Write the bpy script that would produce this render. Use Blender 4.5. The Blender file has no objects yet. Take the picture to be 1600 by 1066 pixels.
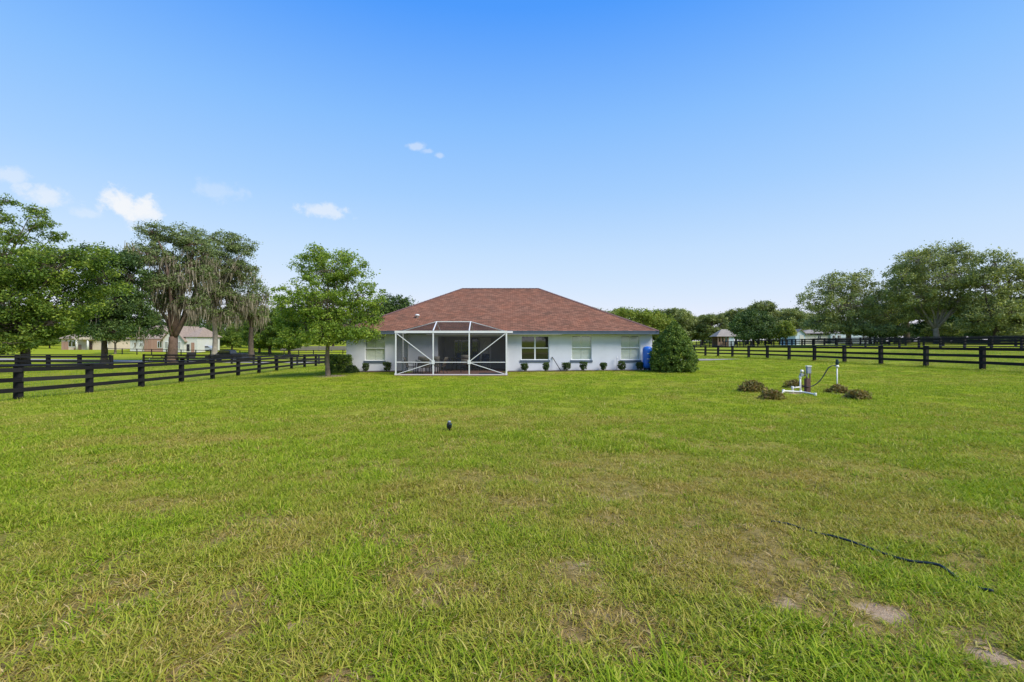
import bpy, math, random
import numpy as np
from mathutils import Matrix, Vector

# ------------------------------------------------------------------ camera, sky, sun, exposure
SC = bpy.context.scene
F = 711.0; CX = 800.0; HY = 533.0; CH = 1.9          # focal length in photo pixels, horizon row, eye height
cam = bpy.data.cameras.new('camera'); camo = bpy.data.objects.new('camera', cam)
SC.collection.objects.link(camo); SC.camera = camo
cam.sensor_width = 36.0; cam.lens = 36.0 * F / 1600.0
cam.clip_start = 0.05; cam.clip_end = 6000.0
camo.location = (0, 0, CH); camo.rotation_euler = (math.radians(90), 0, 0)

SUN_EL = 46.0; SUN_AZ = 127.0                           # azimuth clockwise from +Y (view direction)
SC.view_settings.view_transform = 'Standard'; SC.view_settings.look = 'None'
SC.view_settings.gamma = 1.0; SC.view_settings.use_curve_mapping = False
SC.view_settings.exposure = 1.0
SKY_STRENGTH = 0.10; SUN_STRENGTH = 2.6; SUN_ANGLE = 28.0

sun = bpy.data.lights.new('sun', 'SUN'); suno = bpy.data.objects.new('sun', sun)
SC.collection.objects.link(suno)
sun.energy = SUN_STRENGTH; sun.angle = math.radians(SUN_ANGLE); sun.color = (1.0, 0.94, 0.84)
_el, _az = math.radians(SUN_EL), math.radians(SUN_AZ)
SUNDIR = Vector((math.sin(_az) * math.cos(_el), math.cos(_az) * math.cos(_el), math.sin(_el)))
suno.rotation_euler = SUNDIR.to_track_quat('Z', 'Y').to_euler()
suno.location = (20, 10, 40)

W = bpy.data.worlds.new('World'); SC.world = W; W.use_nodes = True


class NT:
    """small helper round a node tree"""
    def __init__(s, t):
        s.t = t
    def n(s, typ, **kw):
        nd = s.t.nodes.new(typ)
        for k, v in kw.items():
            if k.startswith('i_'):
                key = k[2:]
                key = int(key) if key.isdigit() else key.replace('_', ' ')
                nd.inputs[key].default_value = v
            else:
                setattr(nd, k, v)
        return nd
    def l(s, a, b):
        s.t.links.new(a, b)
    def math(s, op, a, b=None, c=None, clamp=False):
        nd = s.t.nodes.new('ShaderNodeMath'); nd.operation = op; nd.use_clamp = clamp
        for i, v in enumerate((a, b, c)):
            if v is None: continue
            if isinstance(v, (int, float)): nd.inputs[i].default_value = v
            else: s.l(v, nd.inputs[i])
        return nd.outputs[0]
    def mix(s, fac, a, b, blend='MIX'):
        nd = s.t.nodes.new('ShaderNodeMix'); nd.data_type = 'RGBA'; nd.blend_type = blend
        for sock, v in ((nd.inputs['Factor'], fac), (nd.inputs['A'], a), (nd.inputs['B'], b)):
            if isinstance(v, (int, float)): sock.default_value = v
            elif isinstance(v, (tuple, list)): sock.default_value = (*v, 1.0)[:4]
            else: s.l(v, sock)
        return nd.outputs['Result']
    def ramp(s, fac, stops):
        nd = s.t.nodes.new('ShaderNodeValToRGB'); cr = nd.color_ramp
        while len(cr.elements) < len(stops): cr.elements.new(0.5)
        for e, (p, c) in zip(cr.elements, stops):
            e.position = p; e.color = (*c, 1.0)[:4]
        s.l(fac, nd.inputs[0])
        return nd.outputs[0]


def build_world():
    t = NT(W.node_tree); W.node_tree.nodes.clear()
    out = t.n('ShaderNodeOutputWorld'); bg = t.n('ShaderNodeBackground')
    sky = t.n('ShaderNodeTexSky', sky_type='NISHITA')
    sky.sun_disc = False; sky.sun_elevation = math.radians(SUN_EL); sky.sun_rotation = math.radians(SUN_AZ)
    sky.altitude = 20; sky.air_density = 1.0; sky.dust_density = 0.35; sky.ozone_density = 1.6
    sp = t.n('ShaderNodeSeparateColor'); t.l(sky.outputs[0], sp.inputs[0]); cb = t.n('ShaderNodeCombineColor')
    # the deep, clean blue of the day: one response curve per channel over the whole sky
    for k, (gain, ref, pw) in enumerate(((.46, 1.25, 1.66), (1.8, 2.1, .8), (4.9, 4.1, .14))):
        v = t.math('MULTIPLY', t.math('POWER', t.math('DIVIDE', sp.outputs[k], ref), pw), gain)
        t.l(t.math('MINIMUM', v, 6.0), cb.inputs[k])
    col = cb.outputs[0]
    tc = t.n('ShaderNodeTexCoord'); d = tc.outputs['Generated']
    # even air: the whole dome pales from zenith to horizon
    sz = t.n('ShaderNodeSeparateXYZ'); t.l(d, sz.inputs[0])
    air = t.ramp(t.math('MAXIMUM', sz.outputs[2], 0.0), [(0, (4.05, 4.42, 4.85)), (.06, (3.75, 4.26, 4.88)), (.184, (3.08, 3.92, 4.95)), (.30, (2.15, 3.35, 5.0)), (.424, (1.42, 2.8, 5.0)), (.592, (.43, 1.75, 4.95)), (1, (.25, 1.2, 4.3))])
    col = t.mix(.8, col, air)
    nz = t.n('ShaderNodeTexNoise', noise_dimensions='3D'); t.l(d, nz.inputs['Vector'])
    nz.inputs['Scale'].default_value = 30.0; nz.inputs['Detail'].default_value = 8.0; nz.inputs['Roughness'].default_value = 0.62
    nz2 = t.n('ShaderNodeTexNoise', noise_dimensions='3D'); t.l(d, nz2.inputs['Vector'])
    nz2.inputs['Scale'].default_value = 9.0; nz2.inputs['Detail'].default_value = 5.0
    nf = t.math('ADD', t.math('MULTIPLY', t.math('SUBTRACT', nz.outputs[0], 0.5), 2.6), t.math('MULTIPLY', t.math('SUBTRACT', nz2.outputs[0], 0.5), .6))
    # small fair-weather clouds: direction (photo column, row), half width, half height, brightness
    clouds = [(200, 318, 54, 30, 1.0), (222, 330, 36, 20, .9), (172, 306, 26, 14, .8), (60, 303, 38, 20, .6), (508, 331, 46, 13, .6), (490, 325, 14, 9, .4), (650, 229, 22, 7, .42), (668, 236, 14, 5, .3), (686, 243, 12, 6, .35),
              (2, 272, 36, 18, .42), (345, 300, 40, 18, .22), (135, 335, 26, 12, .3),
              (-420, 250, 110, 45, .9), (-800, 180, 150, 50, .8), (2150, 330, 90, 30, .6), (2700, 200, 160, 60, .8)]
    total = None
    for (px, py, rw, rh, am) in clouds:
        v = Vector(((px - CX) / F, 1.0, (HY - py) / F)); L = v.length; v.normalize()
        right = Vector((v.y, -v.x, 0)).normalized(); up = right.cross(v)
        comps = []
        for ax, r in ((right, rw), (up, rh)):
            dp = t.n('ShaderNodeVectorMath', operation='DOT_PRODUCT'); t.l(d, dp.inputs[0]); dp.inputs[1].default_value = ax
            q = t.math('DIVIDE', dp.outputs['Value'], r / F / L)
            comps.append(t.math('MULTIPLY', q, q))
        fr = t.n('ShaderNodeVectorMath', operation='DOT_PRODUCT'); t.l(d, fr.inputs[0]); fr.inputs[1].default_value = v
        front = t.math('GREATER_THAN', fr.outputs['Value'], 0.3)
        r2 = t.math('SQRT', t.math('ADD', comps[0], comps[1]))
        m = t.math('SUBTRACT', t.math('ADD', 0.95, nf), r2)
        mr = t.n('ShaderNodeMapRange', interpolation_type='SMOOTHSTEP'); t.l(m, mr.inputs[0])
        mr.inputs[1].default_value = -0.05; mr.inputs[2].default_value = 0.6
        m = t.math('MULTIPLY', t.math('MULTIPLY', mr.outputs[0], front), am)
        total = m if total is None else t.math('MAXIMUM', total, m)
    col = t.mix(t.math('MULTIPLY', total, 0.93), col, (4.6, 4.7, 4.85))
    t.l(col, bg.inputs[0]); bg.inputs[1].default_value = SKY_STRENGTH
    t.l(bg.outputs[0], out.inputs[0])
build_world()

# ------------------------------------------------------------------ helpers
COL = SC.collection
R = random.Random(7)
RNG = np.random.default_rng(11)


def px(x, y, Z):
    """photo pixel -> world point at distance Z along the view"""
    return Vector(((x - CX) * Z / F, Z, CH - (y - HY) * Z / F))


def X_at(x, Z): return (x - CX) * Z / F


_cp = np.array([(0, 3, .2), (-6, 5, .2), (6, 5, .2), (0, 9, .13), (9, 9, .17), (-9, 9, .05), (10, 16, .1), (0, 17, .0), (-10, 17, -.12), (17, 16, .2),
                (-3.5, 25.8, -.14), (-7, 25.8, -.13), (-.2, 25.8, -.12), (4, 29.2, .0), (8.5, 28.5, .0), (-9.5, 29.2, -.05), (-10.6, 26.3, -.1), (0, 36, 0), (0, 43, 0), (-9, 43, -.1), (9, 43, 0),
                (-18.7, 14.2, -.26), (-19.0, 18.5, -.4), (-19.4, 23.8, -.55), (-19.85, 30.2, -.66), (-20.5, 39.7, -.76), (-21.2, 49.3, -.86), (-30, 20, -.7), (-34, 30, -.9), (-45, 41, -.68), (-37, 42, -.68), (-60, 43, -.68),
                (-36, 66, -1.45), (-20, 66, -1.35), (-55, 66, -1.3), (-36, 74, -1.5), (-20, 74, -1.4), (-60, 74, -1.35), (-60, 99, -1.4), (-75, 99, -1.2), (-90, 125, -.4), (-120, 128, -.4), (-60, 150, -.2),
                (26.4, 25.5, .28), (26.6, 18, .32), (26, 35.6, .21), (25.5, 49, .09), (25, 62.4, -.08), (15, 45, .0),
                (55, 45, 1.08), (55, 52, 1.04), (55, 70, 1.0), (55, 89, .95), (55, 110, .6), (55, 135, .25), (40, 40, .6), (40, 70, .4), (70, 85, 1.4), (90, 75, 1.7), (110, 110, 1.6), (60, 160, .3), (20, 120, 0.1), (20, 180, .4),
                (0, -20, .3), (-40, -20, .2), (40, -20, .4), (0, -80, .5)] +
               [(r * math.sin(a), r * math.cos(a), z) for r, z in ((260, .6), (700, 1.0), (1800, 1.0)) for a in np.arange(12) * math.pi / 6], dtype=float)


def _phi(r): return np.sqrt(r * r + 36.0)
_D = _phi(np.hypot(_cp[:, None, 0] - _cp[None, :, 0], _cp[:, None, 1] - _cp[None, :, 1]))
_n = len(_cp)
_A = np.zeros((_n + 1, _n + 1)); _A[:_n, :_n] = _D - np.eye(_n) * 0.4; _A[:_n, _n] = 1; _A[_n, :_n] = 1
_w = np.linalg.solve(_A, np.concatenate([_cp[:, 2], [0]]))


def G(x, y):
    """ground height"""
    x = np.asarray(x, float); y = np.asarray(y, float)
    out = np.full(x.shape, _w[_n])
    for i in range(_n):
        out = out + _w[i] * _phi(np.hypot(x - _cp[i, 0], y - _cp[i, 1]))
    return out


def g(x, y): return float(G(x, y))


def hash2(ix, iy, seed):
    h = (ix.astype(np.int64) * 374761393 + iy.astype(np.int64) * 668265263 + seed * 1442695041) & 0x7fffffff
    h = ((h ^ (h >> 13)) * 1274126177) & 0x7fffffff
    h = (h ^ (h >> 16)) & 0xffffff
    return h / float(0xffffff)


def vnoise(x, y, seed=0):
    ix = np.floor(x); iy = np.floor(y); fx = x - ix; fy = y - iy
    fx = fx * fx * (3 - 2 * fx); fy = fy * fy * (3 - 2 * fy)
    a = hash2(ix, iy, seed); b = hash2(ix + 1, iy, seed); c = hash2(ix, iy + 1, seed); d = hash2(ix + 1, iy + 1, seed)
    return (a * (1 - fx) + b * fx) * (1 - fy) + (c * (1 - fx) + d * fx) * fy


def fbm(x, y, seed=0, oct=4, gain=.5):
    x = np.asarray(x, float); y = np.asarray(y, float)
    s = 0; a = 1; t = 0
    for o in range(oct):
        s = s + a * vnoise(x * 2 ** o + 17.3 * o, y * 2 ** o - 9.1 * o, seed + o); t += a; a *= gain
    return s / t


def tag(o, label=None, cat=None, group=None, kind=None):
    if label: o['label'] = label
    if cat: o['category'] = cat
    if group: o['group'] = group
    if kind: o['kind'] = kind
    return o


def empty(name, loc, label=None, cat=None, group=None, rz=0.0):
    o = bpy.data.objects.new(name, None); COL.objects.link(o)
    o.location = loc; o.rotation_euler = (0, 0, rz); o.empty_display_size = 0.2
    return tag(o, label, cat, group)


class MB:
    def __init__(s):
        s.v = []; s.f = []
    def face(s, pts):
        i = len(s.v); s.v += [tuple(p) for p in pts]; s.f.append(tuple(range(i, i + len(pts))))
        return s
    def box(s, x0, x1, y0, y1, z0, z1, M=None):
        p = [Vector((x, y, z)) for z in (z0, z1) for y in (y0, y1) for x in (x0, x1)]
        if M is not None: p = [M @ q for q in p]
        i = len(s.v); s.v += [tuple(q) for q in p]
        for q in ((0, 2, 3, 1), (4, 5, 7, 6), (0, 1, 5, 4), (2, 6, 7, 3), (0, 4, 6, 2), (1, 3, 7, 5)):
            s.f.append(tuple(i + k for k in q))
        return s
    def bar(s, a, b, w, h=None):
        """square bar between two points"""
        a = Vector(a); b = Vector(b); h = h or w
        d = b - a; L = d.length
        q = d.to_track_quat('X', 'Z').to_matrix().to_4x4(); M = Matrix.Translation(a) @ q
        return s.box(0, L, -w / 2, w / 2, -h / 2, h / 2, M)
    def tube(s, pts, rad, seg=8, cap=True):
        pts = [Vector(p) for p in pts]
        if isinstance(rad, (int, float)): rad = [rad] * len(pts)
        base = len(s.v); prev = None
        for k, p in enumerate(pts):
            t = (pts[min(k + 1, len(pts) - 1)] - pts[max(k - 1, 0)])
            if t.length < 1e-9: t = Vector((0, 0, 1))
            t.normalize()
            if prev is None:
                u = t.orthogonal().normalized()
            else:
                u = prev - t * prev.dot(t)
                u = u.normalized() if u.length > 1e-6 else t.orthogonal().normalized()
            prev = u; w = t.cross(u)
            for j in range(seg):
                a = 2 * math.pi * j / seg
                s.v.append(tuple(p + (u * math.cos(a) + w * math.sin(a)) * rad[k]))
        for k in range(len(pts) - 1):
            for j in range(seg):
                a = base + k * seg + j; b = base + k * seg + (j + 1) % seg
                s.f.append((a, b, b + seg, a + seg))
        if cap:
            s.f.append(tuple(base + j for j in reversed(range(seg))))
            e = base + (len(pts) - 1) * seg
            s.f.append(tuple(e + j for j in range(seg)))
        return s
    def lathe(s, prof, c=(0, 0, 0), seg=20):
        return s.tube([(c[0], c[1], c[2] + z) for r, z in prof], [max(r, 1e-4) for r, z in prof], seg)
    def build(s, name, m, parent=None, smooth=False, bevel=0.0):
        me = bpy.data.meshes.new(name); me.from_pydata(s.v, [], s.f); me.update()
        if m is not None: me.materials.append(m)
        if smooth: me.polygons.foreach_set('use_smooth', [True] * len(me.polygons))
        o = bpy.data.objects.new(name, me); COL.objects.link(o)
        if parent is not None: o.parent = parent
        if bevel:
            b = o.modifiers.new('bevel', 'BEVEL'); b.width = bevel; b.segments = 2; b.limit_method = 'ANGLE'
        return o


def np_mesh(name, V, faces_flat, k, m, attr=None, attr_name='tint', smooth=False):
    """mesh from numpy: V (n,3), faces all with k corners; attr one float per face"""
    me = bpy.data.meshes.new(name); nf = len(faces_flat) // k
    me.vertices.add(len(V)); me.vertices.foreach_set('co', np.ascontiguousarray(V, np.float32).ravel())
    me.loops.add(len(faces_flat)); me.loops.foreach_set('vertex_index', np.ascontiguousarray(faces_flat, np.int32))
    me.polygons.add(nf); me.polygons.foreach_set('loop_start', np.arange(nf, dtype=np.int32) * k)
    if attr is not None:
        a = me.attributes.new(attr_name, 'FLOAT', 'FACE'); a.data.foreach_set('value', np.ascontiguousarray(attr, np.float32))
    if smooth: me.polygons.foreach_set('use_smooth', np.ones(nf, bool))
    me.update(calc_edges=True); me.validate()
    if m is not None: me.materials.append(m)
    return me


def copy_tree(o, parent=None):
    c = o.copy(); COL.objects.link(c)
    if parent is not None: c.parent = parent
    for ch in list(o.children): copy_tree(ch, c)
    return c

# ------------------------------------------------------------------ materials
MATS = {}


def pmat(name, col, rough=.6, var=.12, scale=6.0, bump=0.0, bscale=40.0, metal=0.0, spec=.3, detail=4.0):
    """principled with uneven colour and fine relief"""
    m = bpy.data.materials.new(name); m.use_nodes = True; t = NT(m.node_tree)
    p = m.node_tree.nodes['Principled BSDF']
    tc = t.n('ShaderNodeTexCoord')
    nz = t.n('ShaderNodeTexNoise'); t.l(tc.outputs['Object'], nz.inputs['Vector']); nz.inputs['Scale'].default_value = scale
    nz.inputs['Detail'].default_value = detail; nz.inputs['Roughness'].default_value = .6
    f = t.math('MULTIPLY_ADD', t.math('SUBTRACT', nz.outputs[0], .5), 2.4, .5, clamp=True)
    lo = tuple(c * (1 - var) for c in col); hi = tuple(min(1, c * (1 + var)) for c in col)
    t.l(t.mix(f, lo, hi), p.inputs['Base Color'])
    p.inputs['Roughness'].default_value = rough; p.inputs['Metallic'].default_value = metal
    p.inputs['Specular IOR Level'].default_value = spec
    if bump:
        b = t.n('ShaderNodeTexNoise'); t.l(tc.outputs['Object'], b.inputs['Vector']); b.inputs['Scale'].default_value = bscale; b.inputs['Detail'].default_value = 5
        bn = t.n('ShaderNodeBump'); bn.inputs['Strength'].default_value = bump; bn.inputs['Distance'].default_value = .02
        t.l(b.outputs[0], bn.inputs['Height']); t.l(bn.outputs[0], p.inputs['Normal'])
    MATS[name] = m
    return m


def leaf_mat(name, stops, trans=.35, rough=.55, attr='tint', spec=.25):
    m = bpy.data.materials.new(name); m.use_nodes = True; t = NT(m.node_tree); t.t.nodes.clear()
    out = t.n('ShaderNodeOutputMaterial')
    a = t.n('ShaderNodeAttribute', attribute_name=attr)
    c = t.ramp(a.outputs['Fac'], stops)
    p = t.n('ShaderNodeBsdfPrincipled'); t.l(c, p.inputs['Base Color']); p.inputs['Roughness'].default_value = rough; p.inputs['Specular IOR Level'].default_value = spec
    tr = t.n('ShaderNodeBsdfTranslucent'); t.l(t.mix(1.0, c, (1.25, 1.2, .55), 'MULTIPLY'), tr.inputs['Color'])
    mx = t.n('ShaderNodeMixShader'); mx.inputs[0].default_value = trans
    t.l(p.outputs[0], mx.inputs[1]); t.l(tr.outputs[0], mx.inputs[2]); t.l(mx.outputs[0], out.inputs[0])
    MATS[name] = m
    return m


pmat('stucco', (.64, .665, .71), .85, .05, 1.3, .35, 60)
pmat('stucco_shaded', (.38, .385, .40), .85, .05, 1.3, .3, 60)  # darker copy of stucco: shade of the porch recess put into the colour
pmat('trim_slate', (.085, .115, .155), .55, .12, 3)
pmat('white_metal', (.66, .67, .67), .35, .05, 4)
pmat('white_frame', (.74, .76, .76), .4, .05, 5)
pmat('soffit', (.60, .64, .67), .7, .05, 3)
pmat('blind', (.70, .73, .68), .55, .04, 6)
pmat('fence_black', (.013, .0125, .014), .75, .45, 5, .4, 30, spec=.12)
pmat('wire', (.30, .31, .32), .4, .2, 8, metal=.6)
pmat('pvc', (.74, .73, .68), .4, .08, 9)
pmat('wood_brown', (.11, .06, .05), .75, .25, 12, .4, 40)
pmat('rust', (.13, .075, .045), .7, .25, 20)
pmat('grey_box', (.25, .28, .33), .4, .12, 12)
pmat('brass', (.30, .29, .24), .35, .3, 30, metal=.7)
pmat('hose_black', (.018, .02, .022), .45, .25, 9)
pmat('hose_green', (.014, .024, .028), .45, .3, 7)
pmat('sprinkler_green', (.02, .05, .045), .45, .2, 9)
pmat('tank_blue', (.025, .16, .62), .32, .08, 3, spec=.5)
pmat('chair_frame', (.028, .028, .032), .4, .2, 9)
pmat('sling_tan', (.20, .18, .145), .8, .1, 20)
pmat('seat_blue', (.02, .055, .14), .6, .15, 10)
pmat('table_glass', (.06, .075, .08), .15, .1, 5, spec=.5)
pmat('room_shade_sheet', (.02, .021, .024), .8, .2, 2)  # unlit interior painted as a near-black colour
pmat('bark', (.17, .135, .10), .9, .35, 3.5, .9, 14)
pmat('bark_dark', (.085, .065, .05), .9, .35, 3.0, .9, 12)
pmat('bark_pale', (.27, .24, .20), .9, .25, 2.5, .8, 12)
pmat('bark_red', (.12, .08, .06), .9, .35, 2.0, .9, 9)
pmat('mulch', (.10, .075, .05), .95, .4, 9, .9, 35)
pmat('gravel', (.36, .33, .295), .95, .12, 1.2, .6, 30, spec=.02)
pmat('concrete', (.30, .27, .245), .95, .12, .8, .4, 25, spec=.02)
pmat('tan_wall', (.56, .47, .36), .85, .06, 2)
pmat('white_wall', (.56, .56, .52), .8, .05, 2)
pmat('blue_wall', (.50, .60, .68), .8, .05, 2)
pmat('far_roof', (.29, .225, .175), .9, .18, 2, .5, 9)
pmat('grey_roof', (.27, .24, .21), .9, .15, 2, .5, 9)
pmat('brown_wood_wall', (.20, .13, .09), .8, .2, 3)
pmat('door_brown', (.07, .035, .028), .5, .15, 4)
pmat('truck_paint', (.010, .012, .018), .18, .1, 3, spec=.6)
pmat('tyre', (.016, .016, .016), .85, .15, 9)
pmat('chrome', (.55, .56, .58), .2, .05, 5, metal=.9)
pmat('silver_paint', (.32, .36, .42), .3, .06, 3, spec=.5)
pmat('terracotta', (.22, .11, .07), .8, .15, 6)
pmat('grey_board', (.20, .18, .165), .85, .2, 2, .3, 12)


def glass_mat(name, tint, rough=.03):
    m = bpy.data.materials.new(name); m.use_nodes = True
    p = m.node_tree.nodes['Principled BSDF']; t = NT(m.node_tree)
    tc = t.n('ShaderNodeTexCoord'); nz = t.n('ShaderNodeTexNoise'); t.l(tc.outputs['Object'], nz.inputs['Vector']); nz.inputs['Scale'].default_value = 1.1
    bn = t.n('ShaderNodeBump'); bn.inputs['Strength'].default_value = .03; bn.inputs['Distance'].default_value = .05
    t.l(nz.outputs[0], bn.inputs['Height']); t.l(bn.outputs[0], p.inputs['Normal'])
    p.inputs['Base Color'].default_value = (*tint, 1); p.inputs['Roughness'].default_value = rough
    p.inputs['Specular IOR Level'].default_value = 1.0; p.inputs['IOR'].default_value = 1.6
    MATS[name] = m
glass_mat('pane_dark', (.012, .013, .014))


def clear_glass(name, amount=.82, tint=(.97, .98, .97)):
    m = bpy.data.materials.new(name); m.use_nodes = True; t = NT(m.node_tree); t.t.nodes.clear()
    out = t.n('ShaderNodeOutputMaterial'); tr = t.n('ShaderNodeBsdfTransparent'); tr.inputs[0].default_value = (*tint, 1)
    gl = t.n('ShaderNodeBsdfGlossy'); gl.inputs['Roughness'].default_value = .04
    mx = t.n('ShaderNodeMixShader'); mx.inputs[0].default_value = 1 - amount
    t.l(tr.outputs[0], mx.inputs[1]); t.l(gl.outputs[0], mx.inputs[2]); t.l(mx.outputs[0], out.inputs[0]); MATS[name] = m
clear_glass('pane_clear', .93)


def screen_mat():
    m = bpy.data.materials.new('insect_screen'); m.use_nodes = True; t = NT(m.node_tree); t.t.nodes.clear()
    out = t.n('ShaderNodeOutputMaterial'); tr = t.n('ShaderNodeBsdfTransparent')
    di = t.n('ShaderNodeBsdfDiffuse'); di.inputs[0].default_value = (.035, .037, .04, 1)
    tc = t.n('ShaderNodeTexCoord'); nz = t.n('ShaderNodeTexNoise'); t.l(tc.outputs['Object'], nz.inputs['Vector']); nz.inputs['Scale'].default_value = 1.5
    mx = t.n('ShaderNodeMixShader'); t.l(t.math('MULTIPLY_ADD', nz.outputs[0], .12, .33), mx.inputs[0])
    t.l(tr.outputs[0], mx.inputs[1]); t.l(di.outputs[0], mx.inputs[2]); t.l(mx.outputs[0], out.inputs[0]); MATS['screen'] = m
screen_mat()


def shingle_mat(name, c1, c2, c3, row=.145, wid=.32):
    m = bpy.data.materials.new(name); m.use_nodes = True; t = NT(m.node_tree); p = m.node_tree.nodes['Principled BSDF']
    uv = t.n('ShaderNodeUVMap', uv_map='UVMap')
    br = t.n('ShaderNodeTexBrick'); t.l(uv.outputs[0], br.inputs['Vector']); br.offset = .5; br.inputs['Scale'].default_value = 1
    br.inputs['Brick Width'].default_value = wid; br.inputs['Row Height'].default_value = row; br.inputs['Mortar Size'].default_value = .012
    br.inputs['Color1'].default_value = (0, 0, 0, 1); br.inputs['Color2'].default_value = (1, 1, 1, 1); br.inputs['Mortar'].default_value = (.0, .0, .0, 1); br.inputs['Bias'].default_value = 0
    nz = t.n('ShaderNodeTexNoise'); t.l(uv.outputs[0], nz.inputs['Vector']); nz.inputs['Scale'].default_value = .8; nz.inputs['Detail'].default_value = 7; nz.inputs['Roughness'].default_value = .72
    base = t.ramp(br.outputs['Color'], [(0, c1), (.5, c2), (1, c3)])
    big = t.ramp(nz.outputs[0], [(.3, (.82, .9, .95)), (.5, (1, 1, 1)), (.7, (1.14, 1.02, .95))])
    c = t.mix(1.0, base, big, 'MULTIPLY')
    c = t.mix(t.math('MULTIPLY', br.outputs['Fac'], .55), c, tuple(v * .35 for v in c1))
    t.l(c, p.inputs['Base Color']); p.inputs['Roughness'].default_value = .92; p.inputs['Specular IOR Level'].default_value = .15
    bn = t.n('ShaderNodeBump'); bn.inputs['Strength'].default_value = .5; bn.inputs['Distance'].default_value = .02
    t.l(t.math('MULTIPLY', br.outputs['Fac'], -1.0), bn.inputs['Height']); t.l(bn.outputs[0], p.inputs['Normal']); MATS[name] = m
shingle_mat('shingle', (.145, .074, .046), (.208, .094, .058), (.27, .13, .081))


def brick_mat(name, c1, c2, mortar, w, h, rough=.85, size=.012):
    m = bpy.data.materials.new(name); m.use_nodes = True; t = NT(m.node_tree); p = m.node_tree.nodes['Principled BSDF']
    tc = t.n('ShaderNodeTexCoord'); br = t.n('ShaderNodeTexBrick'); t.l(tc.outputs['Object'], br.inputs['Vector']); br.inputs['Scale'].default_value = 1
    br.inputs['Brick Width'].default_value = w; br.inputs['Row Height'].default_value = h; br.inputs['Mortar Size'].default_value = size
    for k, c in (('Color1', c1), ('Color2', c2), ('Mortar', mortar)): br.inputs[k].default_value = (*c, 1)
    t.l(br.outputs['Color'], p.inputs['Base Color']); p.inputs['Roughness'].default_value = rough; MATS[name] = m
brick_mat('paver', (.34, .17, .115), (.27, .13, .095), (.2, .13, .10), .2, .1, size=.006)
brick_mat('far_brick', (.36, .21, .15), (.30, .17, .12), (.36, .30, .25), .4, .15)

# foliage
leaf_mat('leaf_young', [(0, (0.080, 0.145, 0.020)), (.5, (0.184, 0.289, 0.036)), (1, (0.393, 0.468, 0.066))], .4)
leaf_mat('leaf_left', [(0, (0.047, 0.092, 0.014)), (.5, (0.118, 0.195, 0.026)), (1, (0.312, 0.381, 0.050))], .36)
leaf_mat('leaf_dark', [(0, (0.026, 0.057, 0.017)), (.5, (0.066, 0.120, 0.030)), (1, (0.155, 0.222, 0.050))], .3)
leaf_mat('leaf_oak', [(0, (0.065, 0.095, 0.027)), (.5, (0.154, 0.194, 0.060)), (1, (0.315, 0.352, 0.115))], .28)
leaf_mat('leaf_grey', [(0, (0.100, 0.131, 0.046)), (.5, (0.221, 0.270, 0.087)), (1, (0.469, 0.497, 0.180))], .28)
leaf_mat('leaf_light', [(0, (0.101, 0.161, 0.024)), (.5, (0.222, 0.304, 0.047)), (1, (0.423, 0.421, 0.092))], .4)
leaf_mat('leaf_holly', [(0, (0.050, 0.092, 0.018)), (.5, (0.115, 0.192, 0.033)), (1, (0.301, 0.367, 0.066))], .2, .5, spec=.18)
leaf_mat('leaf_clipped', [(0, (0.029, 0.060, 0.017)), (.5, (0.061, 0.105, 0.028)), (1, (0.136, 0.180, 0.049))], .25, .45)
leaf_mat('leaf_bronze', [(0, (0.131, 0.082, 0.027)), (.45, (0.221, 0.162, 0.049)), (.8, (0.205, 0.235, 0.055)), (1, (0.440, 0.323, 0.108))], .3)
leaf_mat('leaf_live', [(0, (0.071, 0.106, 0.031)), (.5, (0.155, 0.206, 0.066)), (1, (0.282, 0.342, 0.132))], .26)
leaf_mat('moss', [(0, (0.138, 0.119, 0.083)), (.5, (0.256, 0.222, 0.164)), (1, (0.386, 0.336, 0.253))], .3, .9)


def grass_mat():
    m = bpy.data.materials.new('grass_blade'); m.use_nodes = True; t = NT(m.node_tree); t.t.nodes.clear()
    out = t.n('ShaderNodeOutputMaterial')
    a = t.n('ShaderNodeAttribute', attribute_name='tint')
    d = t.n('ShaderNodeAttribute', attribute_name='dry', attribute_type='INSTANCER')
    green = t.ramp(a.outputs['Fac'], [(0, (.07, .135, .006)), (.35, (.185, .295, .010)), (.72, (.345, .44, .02)), (1, (.50, .53, .07))])
    yell = t.ramp(a.outputs['Fac'], [(0, (.20, .135, .02)), (.4, (.37, .275, .05)), (.8, (.55, .42, .14)), (1, (.68, .51, .27))])
    f = t.math('ADD', d.outputs['Fac'], t.math('MULTIPLY', t.math('SUBTRACT', a.outputs['Fac'], .5), .5), clamp=True)
    c = t.mix(f, green, yell)
    p = t.n('ShaderNodeBsdfPrincipled'); t.l(c, p.inputs['Base Color']); p.inputs['Roughness'].default_value = .55; p.inputs['Specular IOR Level'].default_value = .12
    tr = t.n('ShaderNodeBsdfTranslucent'); t.l(t.mix(1.0, c, (1.15, 1.15, .6), 'MULTIPLY'), tr.inputs['Color'])
    mx = t.n('ShaderNodeMixShader'); mx.inputs[0].default_value = .35
    t.l(p.outputs[0], mx.inputs[1]); t.l(tr.outputs[0], mx.inputs[2]); t.l(mx.outputs[0], out.inputs[0]); MATS['grass'] = m
grass_mat()


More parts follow.
